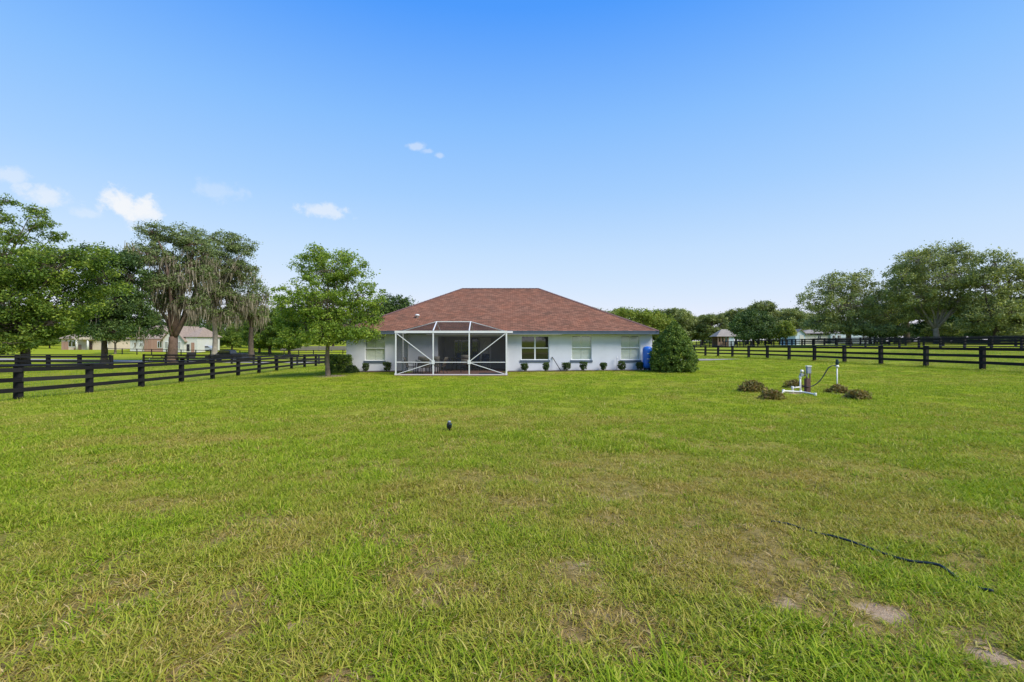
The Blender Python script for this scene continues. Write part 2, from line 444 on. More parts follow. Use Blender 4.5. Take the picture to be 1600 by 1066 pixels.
def ground_mat():
    m = bpy.data.materials.new('lawn_ground'); m.use_nodes = True; t = NT(m.node_tree); p = m.node_tree.nodes['Principled BSDF']
    geo = t.n('ShaderNodeNewGeometry')
    dry = t.n('ShaderNodeAttribute', attribute_name='dry'); bare = t.n('ShaderNodeAttribute', attribute_name='bare'); near = t.n('ShaderNodeAttribute', attribute_name='near')
    n1 = t.n('ShaderNodeTexNoise'); t.l(geo.outputs['Position'], n1.inputs['Vector']); n1.inputs['Scale'].default_value = 9; n1.inputs['Detail'].default_value = 6; n1.inputs['Roughness'].default_value = .7
    n2 = t.n('ShaderNodeTexNoise'); t.l(geo.outputs['Position'], n2.inputs['Vector']); n2.inputs['Scale'].default_value = .9; n2.inputs['Detail'].default_value = 5; n2.inputs['Roughness'].default_value = .65
    grass = t.ramp(n1.outputs[0], [(.25, (.145, .185, .006)), (.5, (.25, .305, .012)), (.75, (.355, .39, .022))])
    grass = t.mix(t.math('MULTIPLY', dry.outputs['Fac'], .7, clamp=True), grass, t.ramp(n1.outputs[0], [(.25, (.20, .18, .03)), (.7, (.38, .34, .07))]))
    thatch = t.ramp(n1.outputs[0], [(.25, (.09, .052, .025)), (.5, (.27, .165, .085)), (.75, (.46, .30, .18))])
    n3 = t.n('ShaderNodeTexNoise'); t.l(geo.outputs['Position'], n3.inputs['Vector']); n3.inputs['Scale'].default_value = 70; n3.inputs['Detail'].default_value = 4; n3.inputs['Roughness'].default_value = .8
    grain = t.math('ADD', t.math('MULTIPLY', n3.outputs[0], .6), t.math('MULTIPLY', n1.outputs[0], .4))
    sand = t.ramp(grain, [(.25, (.13, .08, .04)), (.42, (.33, .22, .125)), (.6, (.52, .385, .245)), (.8, (.72, .60, .44))])
    c = t.mix(near.outputs['Fac'], grass, thatch)
    bs = t.n('ShaderNodeMapRange', interpolation_type='SMOOTHSTEP'); t.l(t.math('ADD', bare.outputs['Fac'], t.math('MULTIPLY', t.math('SUBTRACT', grain, .5), 1.5)), bs.inputs[0]); bs.inputs[1].default_value = .3; bs.inputs[2].default_value = .85
    c = t.mix(t.math('MULTIPLY', bs.outputs[0], t.math('GREATER_THAN', bare.outputs['Fac'], .02)), c, sand)
    t.l(c, p.inputs['Base Color']); p.inputs['Roughness'].default_value = .95; p.inputs['Specular IOR Level'].default_value = .05
    bn = t.n('ShaderNodeBump'); bn.inputs['Strength'].default_value = .7; bn.inputs['Distance'].default_value = .06
    t.l(grain, bn.inputs['Height']); t.l(bn.outputs[0], p.inputs['Normal']); MATS['ground'] = m
ground_mat()

# ------------------------------------------------------------------ ground
PATCHES = []   # bare sandy patches: x, y, rx, ry, strength
for (qx, qy, rx, ry, s) in ((470, 975, 26, 15, 1.), (1372, 957, 36, 16, 1.), (928, 778, 30, 8, .5), (1300, 925, 26, 11, .45), (1560, 1030, 40, 26, .85), (1235, 945, 22, 12, .6), (1470, 975, 28, 14, .5),
                            (870, 885, 22, 9, .5), (1265, 1000, 30, 14, .5), (905, 885, 20, 9, .45), (815, 825, 20, 7, .45), (455, 1025, 20, 10, .5), (130, 888, 22, 9, .4), (1000, 850, 24, 8, .35), (1480, 832, 32, 7, .5), (1330, 808, 30, 6, .5), (1460, 842, 18, 5, .5),
                            (1090, 795, 34, 8, .4), (560, 900, 20, 8, .3), (940, 960, 24, 10, .4), (1000, 1010, 26, 12, .35), (1180, 880, 26, 9, .4), (700, 1000, 20, 10, .3), (1440, 1010, 30, 14, .6), (1520, 985, 24, 12, .5)):
    Z = F * 1.7 / (qy - HY)
    for _ in range(2): Z = F * (CH - g(X_at(qx, Z), Z)) / (qy - HY)
    PATCHES.append((X_at(qx, Z), Z, 1.5 * rx * Z / F, 1.5 * max(ry * Z * Z / (F * 1.7), .07), s))


def bare_field(x, y):
    b = np.zeros_like(x)
    wob = (fbm(x * 5, y * 5, 91, 3) - .5) * 1.3
    for (a, c, rx, ry, s) in PATCHES:
        r = np.hypot((x - a) / rx, (y - c) / ry) + wob
        b = np.maximum(b, s * np.clip((1.12 - r) * 1.6, 0, 1))
    # worn ring under the young tree and round the well
    for (a, c, rr) in ((-10.5, 26.2, 1.1), (9.8, 15.7, .4), (11.0, 15.3, .3)):
        b = np.maximum(b, .8 * np.clip(1.5 - np.hypot(x - a, y - c) / rr - wob * .4, 0, 1))
    return np.clip(b, 0, 1)


def dry_field(x, y):
    d = fbm(x * .34 + 3, y * .5, 5, 4)
    d2 = fbm(x * 1.6, y * 1.9, 23, 3)
    band = fbm(x * .10, y * .42 + 8, 41, 3)
    v = .34 * d + .44 * d2 + .22 * band
    right = np.clip((x + 1.6) / 2.2, 0, 1) * np.clip((9.5 - y) / 3.5, 0, 1) * np.clip((y - 1.6) / 1.2, .35, 1)      # the thin, worn side of the lawn
    return np.clip((v - .47) * 2.3 + .10 + .15 * right, 0, 1)


def make_ground():
    def axis(fine0, fine1, step, far0, far1, grow):
        a = list(np.arange(fine0, fine1, step)); s = step
        while a[-1] < far1: s *= grow; a.append(a[-1] + s)
        s = step; b = [a[0]]
        while b[-1] > far0: s *= grow; b.append(b[-1] - s)
        return np.array(b[:0:-1] + a)
    xs = axis(-11, 11, .1, -2500, 2500, 1.045); ys = axis(1.5, 11.5, .1, -600, 4000, 1.035)
    Xg, Yg = np.meshgrid(xs, ys); x = Xg.ravel(); y = Yg.ravel()
    z = G(x, y)
    nearf = np.clip((40 - np.hypot(x, y)) / 30, 0, 1)
    z = z + nearf * ((fbm(x * 1.3, y * 1.3, 3, 3) - .5) * .05 + (fbm(x * 6, y * 6, 9, 2) - .5) * .025)
    z = np.where(((x > -10.4) & (x < 8.7) & (y > 30.1) & (y < 42.3)) | ((x > -6.4) & (x < -.7) & (y > 26.75) & (y < 42.3)), z - .45, z)
    nx, ny = len(xs), len(ys)
    i = (np.arange(ny - 1)[:, None] * nx + np.arange(nx - 1)[None, :]).ravel()
    f = np.stack([i, i + 1, i + 1 + nx, i + nx], 1).ravel()
    me = np_mesh('ground', np.stack([x, y, z], 1), f, 4, MATS['ground'], smooth=True)
    near = np.clip((13 - np.hypot(x, y)) / 11, 0, 1) * .85
    for nm, val in (('dry', dry_field(x, y)), ('bare', bare_field(x, y)), ('near', near)):
        a = me.attributes.new(nm, 'FLOAT', 'POINT'); a.data.foreach_set('value', val.astype(np.float32))
    o = bpy.data.objects.new('ground', me); COL.objects.link(o); tag(o, kind='structure')
make_ground()


def drape(name, quads, m, off=.03, kind='structure', n=(40, 4)):
    """sheet over the ground, between two edge polylines given as lists of (x, y)"""
    (a, b) = quads; V = []; Fc = []
    for i in range(n[0] + 1):
        t = i / n[0] * (len(a) - 1); k = min(int(t), len(a) - 2); u = t - k
        p = Vector(a[k]).lerp(Vector(a[k + 1]), u); q = Vector(b[k]).lerp(Vector(b[k + 1]), u)
        wob = .12 * math.sin(i * 1.7) + .1 * math.sin(i * .6 + 2)
        for j in range(n[1] + 1):
            w = p.lerp(q, j / n[1])
            if j in (0, n[1]): w = w + Vector((0, wob * (1 if j else -1) * .6))
            V.append((w.x, w.y, g(w.x, w.y) + off))
    for i in range(n[0]):
        for j in range(n[1]):
            c = i * (n[1] + 1) + j; Fc.append((c, c + n[1] + 1, c + n[1] + 2, c + 1))
    mb = MB(); mb.v = V; mb.f = Fc
    return tag(mb.build(name, m, smooth=True), kind=kind)

drape('road', ([(-110, 68.5), (-70, 69), (-40, 69.5), (-15, 70), (15, 74)], [(-110, 75), (-70, 75.5), (-40, 76), (-15, 76.5), (15, 80)]), MATS['gravel'], .05, n=(80, 4))
drape('driveway', ([(8, 41.5), (14, 41.8), (19, 43.0), (22.6, 45.2)], [(8, 49.5), (14, 49), (19, 47.6), (22.8, 45.6)]), MATS['concrete'], .035, n=(30, 4))
drape('mulch_bed', ([(-.25, 28.75), (3, 28.7), (6, 28.7), (9.2, 28.6)], [(-.25, 29.58), (3, 29.58), (6, 29.58), (9.2, 29.58)]), MATS['mulch'], .03, n=(60, 3))
drape('mulch_bed', ([(-11.6, 28.3), (-10, 28.5), (-8, 28.7), (-6.85, 28.75)], [(-11.6, 29.58), (-10, 29.58), (-8, 29.58), (-6.85, 29.58)]), MATS['mulch'], .03, n=(40, 3))

# ------------------------------------------------------------------ the house
WY = 29.6; EY = 29.0


def wall_mesh(mb, x0, x1, z0, z1, y, holes, depth=.14):
    xs = sorted({x0, x1, *[h[0] for h in holes], *[h[1] for h in holes]}); zs = sorted({z0, z1, *[h[2] for h in holes], *[h[3] for h in holes]})
    for i in range(len(xs) - 1):
        for j in range(len(zs) - 1):
            cx, cz = (xs[i] + xs[i + 1]) / 2, (zs[j] + zs[j + 1]) / 2
            if any(h[0] < cx < h[1] and h[2] < cz < h[3] for h in holes): continue
            mb.face([(xs[i], y, zs[j]), (xs[i + 1], y, zs[j]), (xs[i + 1], y, zs[j + 1]), (xs[i], y, zs[j + 1])])
    for (a, b, c, d) in holes:
        e = y + depth
        mb.face([(a, y, c), (a, y, d), (a, e, d), (a, e, c)]); mb.face([(b, y, c), (b, e, c), (b, e, d), (b, y, d)])
        mb.face([(a, y, d), (b, y, d), (b, e, d), (a, e, d)]); mb.face([(a, y, c), (a, e, c), (b, e, c), (b, y, c)])


def make_house():
    H = empty('house', (0, 29.6, -.1), 'grey blue stucco single-storey house with reddish brown hipped shingle roof', 'house')
    Hi = Matrix.Translation((0, -29.6, .1))
    def P(mb, name, m, parent=H, **kw):
        off = Vector((0, 29.6, -.1)); mb.v = [tuple(Vector(v) - off) for v in mb.v]
        return mb.build(name, m, parent, **kw)
    xl, xr, zb, zt = -10.78, 9.12, -.25, 2.335
    wins = [(-9.58, -8.26, .62, 2.22), (.583, 2.415, .66, 2.235), (3.855, 5.18, .66, 2.26), (7.06, 8.35, .66, 2.26)]
    lanai = (-4.83, -.36, -.1, 2.2)
    mb = MB(); wall_mesh(mb, xl, xr, zb, zt, WY, wins + [(lanai[0], lanai[1], zb, lanai[3])], .16)
    by = 42.7
    mb.face([(xl, WY, zb), (xl, WY, zt), (xl, by, zt), (xl, by, zb)]); mb.face([(xr, WY, zb), (xr, by, zb), (xr, by, zt), (xr, WY, zt)]); mb.face([(xl, by, zb), (xl, by, zt), (xr, by, zt), (xr, by, zb)])
    P(mb, 'wall', MATS['stucco'])
    # recessed porch walls
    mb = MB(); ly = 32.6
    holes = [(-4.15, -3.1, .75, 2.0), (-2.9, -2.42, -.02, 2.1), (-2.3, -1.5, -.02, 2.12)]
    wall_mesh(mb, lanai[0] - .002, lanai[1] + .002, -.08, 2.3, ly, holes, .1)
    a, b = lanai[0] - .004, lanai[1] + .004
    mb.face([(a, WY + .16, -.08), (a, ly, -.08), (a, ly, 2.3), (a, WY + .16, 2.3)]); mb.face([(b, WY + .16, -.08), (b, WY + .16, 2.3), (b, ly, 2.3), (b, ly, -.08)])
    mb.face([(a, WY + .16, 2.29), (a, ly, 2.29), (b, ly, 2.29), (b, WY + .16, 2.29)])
    P(mb, 'porch_wall', MATS['stucco_shaded'])
    mb = MB(); mb.box(-4.19, -3.06, ly + .10, ly + .13, .7, 2.05); w = P(mb, 'window', MATS['white_frame']); P(MB().box(-4.11, -3.14, ly + .085, ly + .097, .79, 1.96), 'pane', MATS['pane_dark'], w)
    for k in (0,):
        P(MB().box(-3.66, -3.60, ly + .06, ly + .083, .79, 1.96), 'mullion', MATS['white_frame'], w)
    mb = MB().box(-2.9, -2.42, ly + .04, ly + .1, -.06, 2.1); dr = P(mb, 'sliding_door', MATS['chair_frame']); P(MB().box(-2.85, -2.47, ly + .02, ly + .037, .05, 2.02), 'pane', MATS['pane_dark'], dr)
    mb = MB().box(-2.3, -1.5, ly + .05, ly + .1, -.06, 2.12); dr = P(mb, 'door', MATS['white_frame'])
    ov = MB(); ring = [(-1.9 + .2 * math.cos(a), ly + .035, 1.32 + .62 * math.sin(a)) for a in np.linspace(0, 2 * math.pi, 28)]
    ov.tube(ring, .028, 6, False); P(ov, 'oval_frame', MATS['white_frame'], dr, smooth=True)
    ov = MB(); ov.face([(p[0], ly + .046, p[2]) for p in ring[:-1]]); P(ov, 'oval_pane', pmat('lit_glass_paint', (.82, .85, .80), .3, .08, 12), dr)  # opaque pale colour paints in the light seen through the oval glass
    P(MB().lathe([(0, 0), (.03, .01), (.035, .03), (0, .05)], (-2.2, ly + .03, .95), 10), 'door_handle', MATS['brass'], dr, smooth=True)
    # roof
    ex0, ex1, ey0, ey1, ez = -11.0, 9.38, EY, 43.3, 2.55
    rx0, rx1, ry, rz = -3.95, 2.12, 36.15, 6.07
    A, B, C, D = Vector((ex0, ey0, ez)), Vector((ex1, ey0, ez)), Vector((ex1, ey1, ez)), Vector((ex0, ey1, ez)); E_, F_ = Vector((rx0, ry, rz)), Vector((rx1, ry, rz))
    faces = [(A, B, F_, E_), (B, C, F_), (C, D, E_, F_), (D, A, E_)]
    me = bpy.data.meshes.new('roof'); V = []; Fs = []; UV = []
    off = Vector((0, 29.6, -.1))
    for f in faces:
        i = len(V); Fs.append(tuple(range(i, i + len(f)))); u = (f[1] - f[0]).normalized(); n = u.cross((f[2] - f[0])).normalized(); w = n.cross(u)
        for p in f: V.append(tuple(p - off)); UV.append(((p - f[0]).dot(u), (p - f[0]).dot(w)))
    me.from_pydata(V, [], Fs); me.update(); ul = me.uv_layers.new(name='UVMap')
    for lp in me.loops: ul.data[lp.index].uv = UV[lp.vertex_index]
    me.materials.append(MATS['shingle']); ro = bpy.data.objects.new('roof', me); COL.objects.link(ro); ro.parent = H
    cap = MB()
    def caps(a, b):
        L = (b - a).length; n = int(L / .25); d = (b - a).normalized(); s = Vector((-d.y, d.x, 0)).normalized()
        for i in range(n):
            p = a + d * (i * L / n); q = a + d * ((i + 1.12) * L / n); up = Vector((0, 0, 1))
            lift = .012 + .012 * (i % 2) * .3
            for sg in (1, -1):
                cap.face([p + up * (lift + .03), q + up * (lift + .015), q + s * sg * .13 - up * .03, p + s * sg * .14 - up * .018])
    caps(A, E_); caps(B, F_); caps(C, F_); caps(D, E_); caps(E_, F_)
    P(cap, 'ridge_cap', pmat('cap_shingle', (.15, .085, .075), .92, .25, 4), ro)
    fz0 = 2.34
    for nm, bx in (('fascia', (ex0, ex1, ey0 + .012, ey0 + .04)), ('fascia', (ex0, ex1, ey1 - .04, ey1 - .012)), ('fascia', (ex0 + .012, ex0 + .04, ey0 + .041, ey1 - .041)), ('fascia', (ex1 - .04, ex1 - .012, ey0 + .041, ey1 - .041))):
        P(MB().box(*bx, fz0, ez - .012), nm, MATS['trim_slate'])
    P(MB().box(ex0 + .05, ex1 - .05, ey0 + .045, WY + .02, fz0 + .01, fz0 + .025), 'soffit', MATS['soffit'])
    P(MB().box(xr - .02, ex1 - .05, WY + .021, ey1 - .05, fz0 + .01, fz0 + .025), 'soffit', MATS['soffit'])
    P(MB().box(ex0 + .05, xl + .02, WY + .021, ey1 - .05, fz0 + .01, fz0 + .025), 'soffit', MATS['soffit'])
    mb = MB(); drip = MB().box(ex0 - .01, ex1 + .01, ey0 - .012, ey0 + .01, ez - .05, ez + .004); P(drip, 'drip_edge', MATS['trim_slate'])
    gt = MB().box(-6.95, .05, ey0 - .11, ey0 - .014, 2.395, 2.535); P(gt, 'gutter', MATS['white_metal'], bevel=.012)
    # roof vent
    vz = px(652, 497.5, 29); vy = 29 + (px(652, 497.5, 31).z - 2.55) / .492; vy = 30.9; vz = 2.55 + (vy - 29) * .492; vx = X_at(652, vy)
    P(MB().lathe([(.10, -.06), (.10, .12), (.16, .13), (.16, .19), (.06, .24), (0, .25)], (vx, vy, vz), 14), 'roof_vent', MATS['white_metal'], ro, smooth=True)
    # windows
    def window(a, b, c, d, kind):
        y = WY + .06; fr = .05
        mb = MB()
        mb.box(a, a + fr, y, y + .09, c, d).box(b - fr, b, y, y + .09, c, d).box(a + fr, b - fr, y, y + .09, c, c + fr).box(a + fr, b - fr, y, y + .09, d - fr, d)
        w = P(mb, 'window', MATS['white_frame'])
        zm = c + (d - c) * .5
        cols = [(a + fr, b - fr)] if kind == 'single' else [(a + fr, (a + b) / 2 - .045), ((a + b) / 2 + .045, b - fr)]
        if kind != 'single': P(MB().box((a + b) / 2 - .045, (a + b) / 2 + .045, y + .003, y + .087, c + fr, d - fr), 'mullion', MATS['white_frame'], w)
        for (u, v) in cols:
            P(MB().box(u, v, y + .012, y + .06, zm - .03, zm + .03), 'meeting_rail', MATS['white_frame'], w)
            for (e, f) in ((c + fr, zm - .03), (zm + .03, d - fr)):
                P(MB().box(u, v, y + .03, y + .036, e, f), 'pane', MATS['pane_dark' if kind == 'double' else 'pane_clear'], w)
        if kind == 'single':
            sh = MB(); mid = (a + b) / 2
            for (u, v) in ((a + .06, mid - .01), (mid + .01, b - .06)):
                sh.box(u, u + .045, y + .1, y + .13, c + .05, d - .05).box(v - .045, v, y + .1, y + .13, c + .05, d - .05)
                z = c + .07
                while z < d - .1:
                    M = Matrix.Translation(((u + v) / 2, y + .115, z)) @ Matrix.Rotation(math.radians(66), 4, 'X')
                    sh.box(-(v - u) / 2 + .046, (v - u) / 2 - .046, -.043, .043, -.005, .005, M); z += .078
            P(sh, 'shutter', MATS['blind'], w)
        P(MB().box(a - .05, b + .05, y + .17, y + .19, c - .05, d + .05), 'room_shade_sheet', MATS['room_shade_sheet'], w)  # black sheet behind the glass stands in for the darkness indoors
        P(MB().box(a - .06, b + .06, WY - .05, WY + .055, c - .13, c - .002), 'sill', MATS['trim_slate'], w)
    window(*wins[0], 'single'); window(*wins[1], 'double'); window(*wins[2], 'single'); window(*wins[3], 'single')
    return H
make_house()


# porch floor, screen cage
mbf = MB().box(-6.83, -.24, 26.3, 32.6, -.4, -.075)
pv = tag(mbf.build('porch_floor', MATS['paver']), kind='structure')


def make_enclosure():
    y0, y1, xl, xr, zf, zt = 26.4, 28.86, -6.74, -.33, -.075, 2.43
    E0 = empty('screen_enclosure', (-3.5, 26.4, zf), 'white framed screen cage with diagonal braces attached to the porch', 'screen porch')
    off = Vector((-3.5, 26.4, zf)); wm = MATS['white_metal']
    def P(mb, name, m=wm, **kw):
        mb.v = [tuple(Vector(v) - off) for v in mb.v]; return mb.build(name, m, E0, **kw)
    def bar(name, a, b, w=.075, h=None): return P(MB().bar(a, b, w, h), name)
    b1, b2 = -4.57, -2.48; zr = .67; ya = 27.5; za = 3.06
    for x in (xl, b1, b2, xr): bar('post', (x, y0, zf), (x, y0, zt - .075), .068)
    for x in (xl, xr): bar('post', (x, 28.1, zf), (x, 28.1, zt - .06), .07)
    for x in (xl, xr): bar('post', (x, WY - .06, zf), (x, WY - .06, zt - .15), .07)
    bar('header', (xl - .06, y0, zt), (xr + .06, y0, zt), .09, .13)
    for x in (xl, xr): bar('header', (x, y0 + .046, zt), (x, y1, zt), .07, .12)
    bar('sill_beam', (xl + .05, y0 - .005, zf + .03), (xr - .05, y0 - .005, zf + .03), .045, .04)
    for (a, b) in ((xl, b1), (b1, b2), (b2, xr)): bar('chair_rail', (a + .043, y0, zr), (b - .043, y0, zr), .04, .04)
    for x in (xl, xr): bar('chair_rail', (x, y0 + .043, zr), (x, 28.06, zr), .05, .05)
    bar('brace', (xl + .06, y0 - .02, zt - .1), (b1 - .02, y0 - .02, zr + .05), .04); bar('brace', (b1 - .02, y0 - .02, zr - .03), (xl + .06, y0 - .02, zf + .05), .036)
    bar('brace', (xr - .06, y0 - .02, zt - .1), (b2 + .02, y0 - .02, zr + .05), .04); bar('brace', (b2 + .02, y0 - .02, zr - .03), (xr - .06, y0 - .02, zf + .05), .036)
    for x in (b1, b2): P(MB().box(x - .09, x + .09, y0 - .056, y0 - .046, zr - .11, zr + .12), 'gusset_plate')
    for x in (xl, xr): P(MB().box(x - .06, x + .06, y0 - .056, y0 - .046, zf + .005, zf + .11), 'foot_plate')
    bar('rafter', (b1, y0, zt + .07), (b1 + .02, ya, za), .055); bar('rafter', (b2, y0, zt + .07), (b2 - .02, ya, za), .055)
    bar('ridge_beam', (b1 - .03, ya, za + .01), (b2 + .03, ya, za + .01), .045)
    bar('hip_beam', (xl, ya, zt + .04), (b1 - .02, ya, za), .045); bar('hip_beam', (xr, ya, zt + .04), (b2 + .02, ya, za), .045)
    bar('rafter', (b1, ya + .03, za), (b1 + .02, 28.86, 2.52), .05); bar('rafter', (b2, ya + .03, za), (b2 - .02, 28.86, 2.52), .05)
    sm = MATS['screen']
    def pan(pts): P(MB().face(pts), 'screen_panel', sm)
    for (a, b) in ((xl, b1), (b1, b2), (b2, xr)):
        pan([(a + .04, y0, zf + .05), (b - .04, y0, zf + .05), (b - .04, y0, zr - .025), (a + .04, y0, zr - .025)])
        pan([(a + .04, y0, zr + .025), (b - .04, y0, zr + .025), (b - .04, y0, zt - .075), (a + .04, y0, zt - .075)])
    for x in (xl, xr):
        for (a, b) in ((y0 + .043, 28.06), (28.14, WY - .1)):
            pan([(x, a, zf), (x, b, zf), (x, b, 2.31), (x, a, 2.31)])
    u = .05
    pan([(b1, y0, zt + u), (b2, y0, zt + u), (b2 - .02, ya, za), (b1 + .02, ya, za)]); pan([(b1 + .02, ya, za), (b2 - .02, ya, za), (b2, 28.86, 2.52), (b1, 28.86, 2.52)])
    pan([(xl, y0, zt + u), (b1, y0, zt + u), (b1, ya, za), (xl, ya, zt + u)]); pan([(xr, y0, zt + u), (xr, ya, zt + u), (b2, ya, za), (b2, y0, zt + u)])
    pan([(xl, ya, zt + u), (b1, ya, za), (b1, 28.86, 2.52), (xl, 28.86, 2.5)]); pan([(xr, ya, zt + u), (xr, 28.86, 2.5), (b2, 28.86, 2.52), (b2, ya, za)])
make_enclosure()

# ------------------------------------------------------------------ porch furniture
PF = -.075


def sling_chair(x, y, rz, fabric, label, group=None, high=0.0):
    c = empty('patio_chair', (x, y, PF), label, 'chair', group, rz); fm = MATS['chair_frame']; s = .43 + high
    # back of the chair faces +Y
    for sx in (-.26, .26):
        MB().tube([(sx, -.25, 0), (sx, -.24, s + .2), (sx, .22, s + .22)], .018, 6).build('arm', fm, c, True)
        MB().tube([(sx, .3, 0), (sx * .98, .17, s), (sx * .95, .36, s + .55)], .018, 6).build('back_leg', fm, c, True)
        MB().tube([(sx, -.25, s - .02), (sx, .18, s - .04)], .015, 6).build('seat_rail', fm, c, True)
    MB().tube([(-.26, -.24, s - .03), (.26, -.24, s - .03)], .015, 6).build('stretcher', fm, c, True)
    if high: MB().tube([(-.26, -.25, .3), (.26, -.25, .3)], .015, 6).build('foot_rail', fm, c, True)
    sl = MB(); prof = [(-.26, s + .0), (-.1, s - .02), (.14, s - .03), (.19, s + .04), (.27, s + .3), (.36, s + .56)]
    for k in range(len(prof) - 1):
        (a, b), (d, e) = prof[k], prof[k + 1]
        sl.face([(-.245, a, b), (.245, a, b), (.245, d, e), (-.245, d, e)])
    o = sl.build('sling', MATS[fabric], c, True); sd = o.modifiers.new('solid', 'SOLIDIFY'); sd.thickness = .02
    return c

sling_chair(-5.15, 27.25, math.pi, 'sling_tan', 'tan sling patio chair with its back to the lawn at the dining table', None)
sling_chair(-6.2, 27.75, math.pi / 2, 'sling_tan', 'tan sling patio chair at the end of the dining table by the side screen')
sling_chair(-4.35, 27.9, -math.pi / 2 - .3, 'sling_tan', 'tan sling patio chair at the dining table end next to the screen post')
sling_chair(-5.7, 28.75, 0.1, 'sling_tan', 'tan sling patio chair between dining table and light wall')
sling_chair(-4.9, 28.8, -.15, 'sling_tan', 'tan sling patio chair behind the dining table near the porch corner')
sling_chair(-2.95, 28.6, math.pi + .1, 'sling_tan', 'tall tan sling chair standing alone before the blue chairs', None, .12)
sling_chair(-3.55, 31.2, .2, 'seat_blue', 'blue patio chair against the porch back wall', None, .15)
sling_chair(-2.55, 30.4, -.4, 'seat_blue', 'blue patio chair beside the potted plant', None, .1)
sling_chair(-1.85, 30.7, -.2, 'seat_blue', 'blue patio chair in front of the oval glass door', None, .1)


def table(x, y, w, d, h, label, top):
    t = empty('patio_table', (x, y, PF), label, 'table')
    MB().box(-w / 2, w / 2, -d / 2, d / 2, h - .03, h).build('table_top', MATS[top], t, bevel=.008)
    for sx in (-1, 1):
        for sy in (-1, 1):
            MB().tube([(sx * (w / 2 - .06), sy * (d / 2 - .06), h - .03), (sx * (w / 2 - .03), sy * (d / 2 - .03), 0)], .022, 6).build('leg', MATS['chair_frame'], t, True)
    MB().box(-w / 2 + .05, w / 2 - .05, -d / 2 + .05, d / 2 - .05, h - .08, h - .032).build('apron', MATS['chair_frame'], t)
table(-5.25, 28.0, 1.3, .9, .73, 'dark rectangular patio dining table ringed by tan chairs', 'table_glass')
table(-3.55, 30.1, .9, .8, .86, 'tall square patio table near the blue chairs', 'chair_frame')
bw = MB().lathe([(.05, 0), (.12, .03), (.17, .09), (.155, .09), (.1, .04), (0, .02)], (0, 0, 0), 16).build('bowl', MATS['white_metal'], None, True)
bw.location = (-5.75, 27.8, PF + .73); tag(bw, 'white bowl on the patio dining table', 'bowl')
mat_rug = tag(MB().box(-2.0, -.5, 26.7, 28.2, PF + .002, PF + .014).build('door_rug', pmat('rug', (.075, .07, .085), .95, .3, 8)), 'dark rug on the brick porch floor beside the screen corner', 'rug')

# ------------------------------------------------------------------ foliage tools


def leaves(cent, rad, n, size, aspect=.5, up=.35, clump_t=None, flat=.75, rng=RNG, outc=None, tvar=.22):
    """rhombic leaves scattered in ellipsoidal clumps; cent (k,3), rad (k,), n leaves each"""
    k = len(cent); idx = np.repeat(np.arange(k), n); m = len(idx)
    d = rng.normal(size=(m, 3)); d /= np.linalg.norm(d, axis=1)[:, None]
    r = rng.random(m) ** .45
    off = d * (r * rad[idx])[:, None]; off[:, 2] *= flat
    c = cent[idx] + off
    nrm = d * .6 + rng.normal(size=(m, 3)) * .7; nrm[:, 2] += up
    nrm /= np.linalg.norm(nrm, axis=1)[:, None]
    a = rng.normal(size=(m, 3)); a -= nrm * (a * nrm).sum(1)[:, None]; a /= np.linalg.norm(a, axis=1)[:, None]
    b = np.cross(nrm, a)
    s = size * (.6 + .8 * rng.random(m)); a = a * s[:, None] * .5; b = b * (s * aspect)[:, None] * .5
    V = np.stack([c - a, c + b * .9 - a * .1, c + a, c - b - a * .1], 1).reshape(-1, 3)
    t = (clump_t[idx] if clump_t is not None else .5) + rng.normal(size=m) * tvar
    return V, np.clip(t, 0, 1)


def leaf_object(name, V, t, m, parent):
    me = np_mesh(name, V, np.arange(len(V)), 4, m, t)
    o = bpy.data.objects.new(name, me); COL.objects.link(o); o.parent = parent
    return o


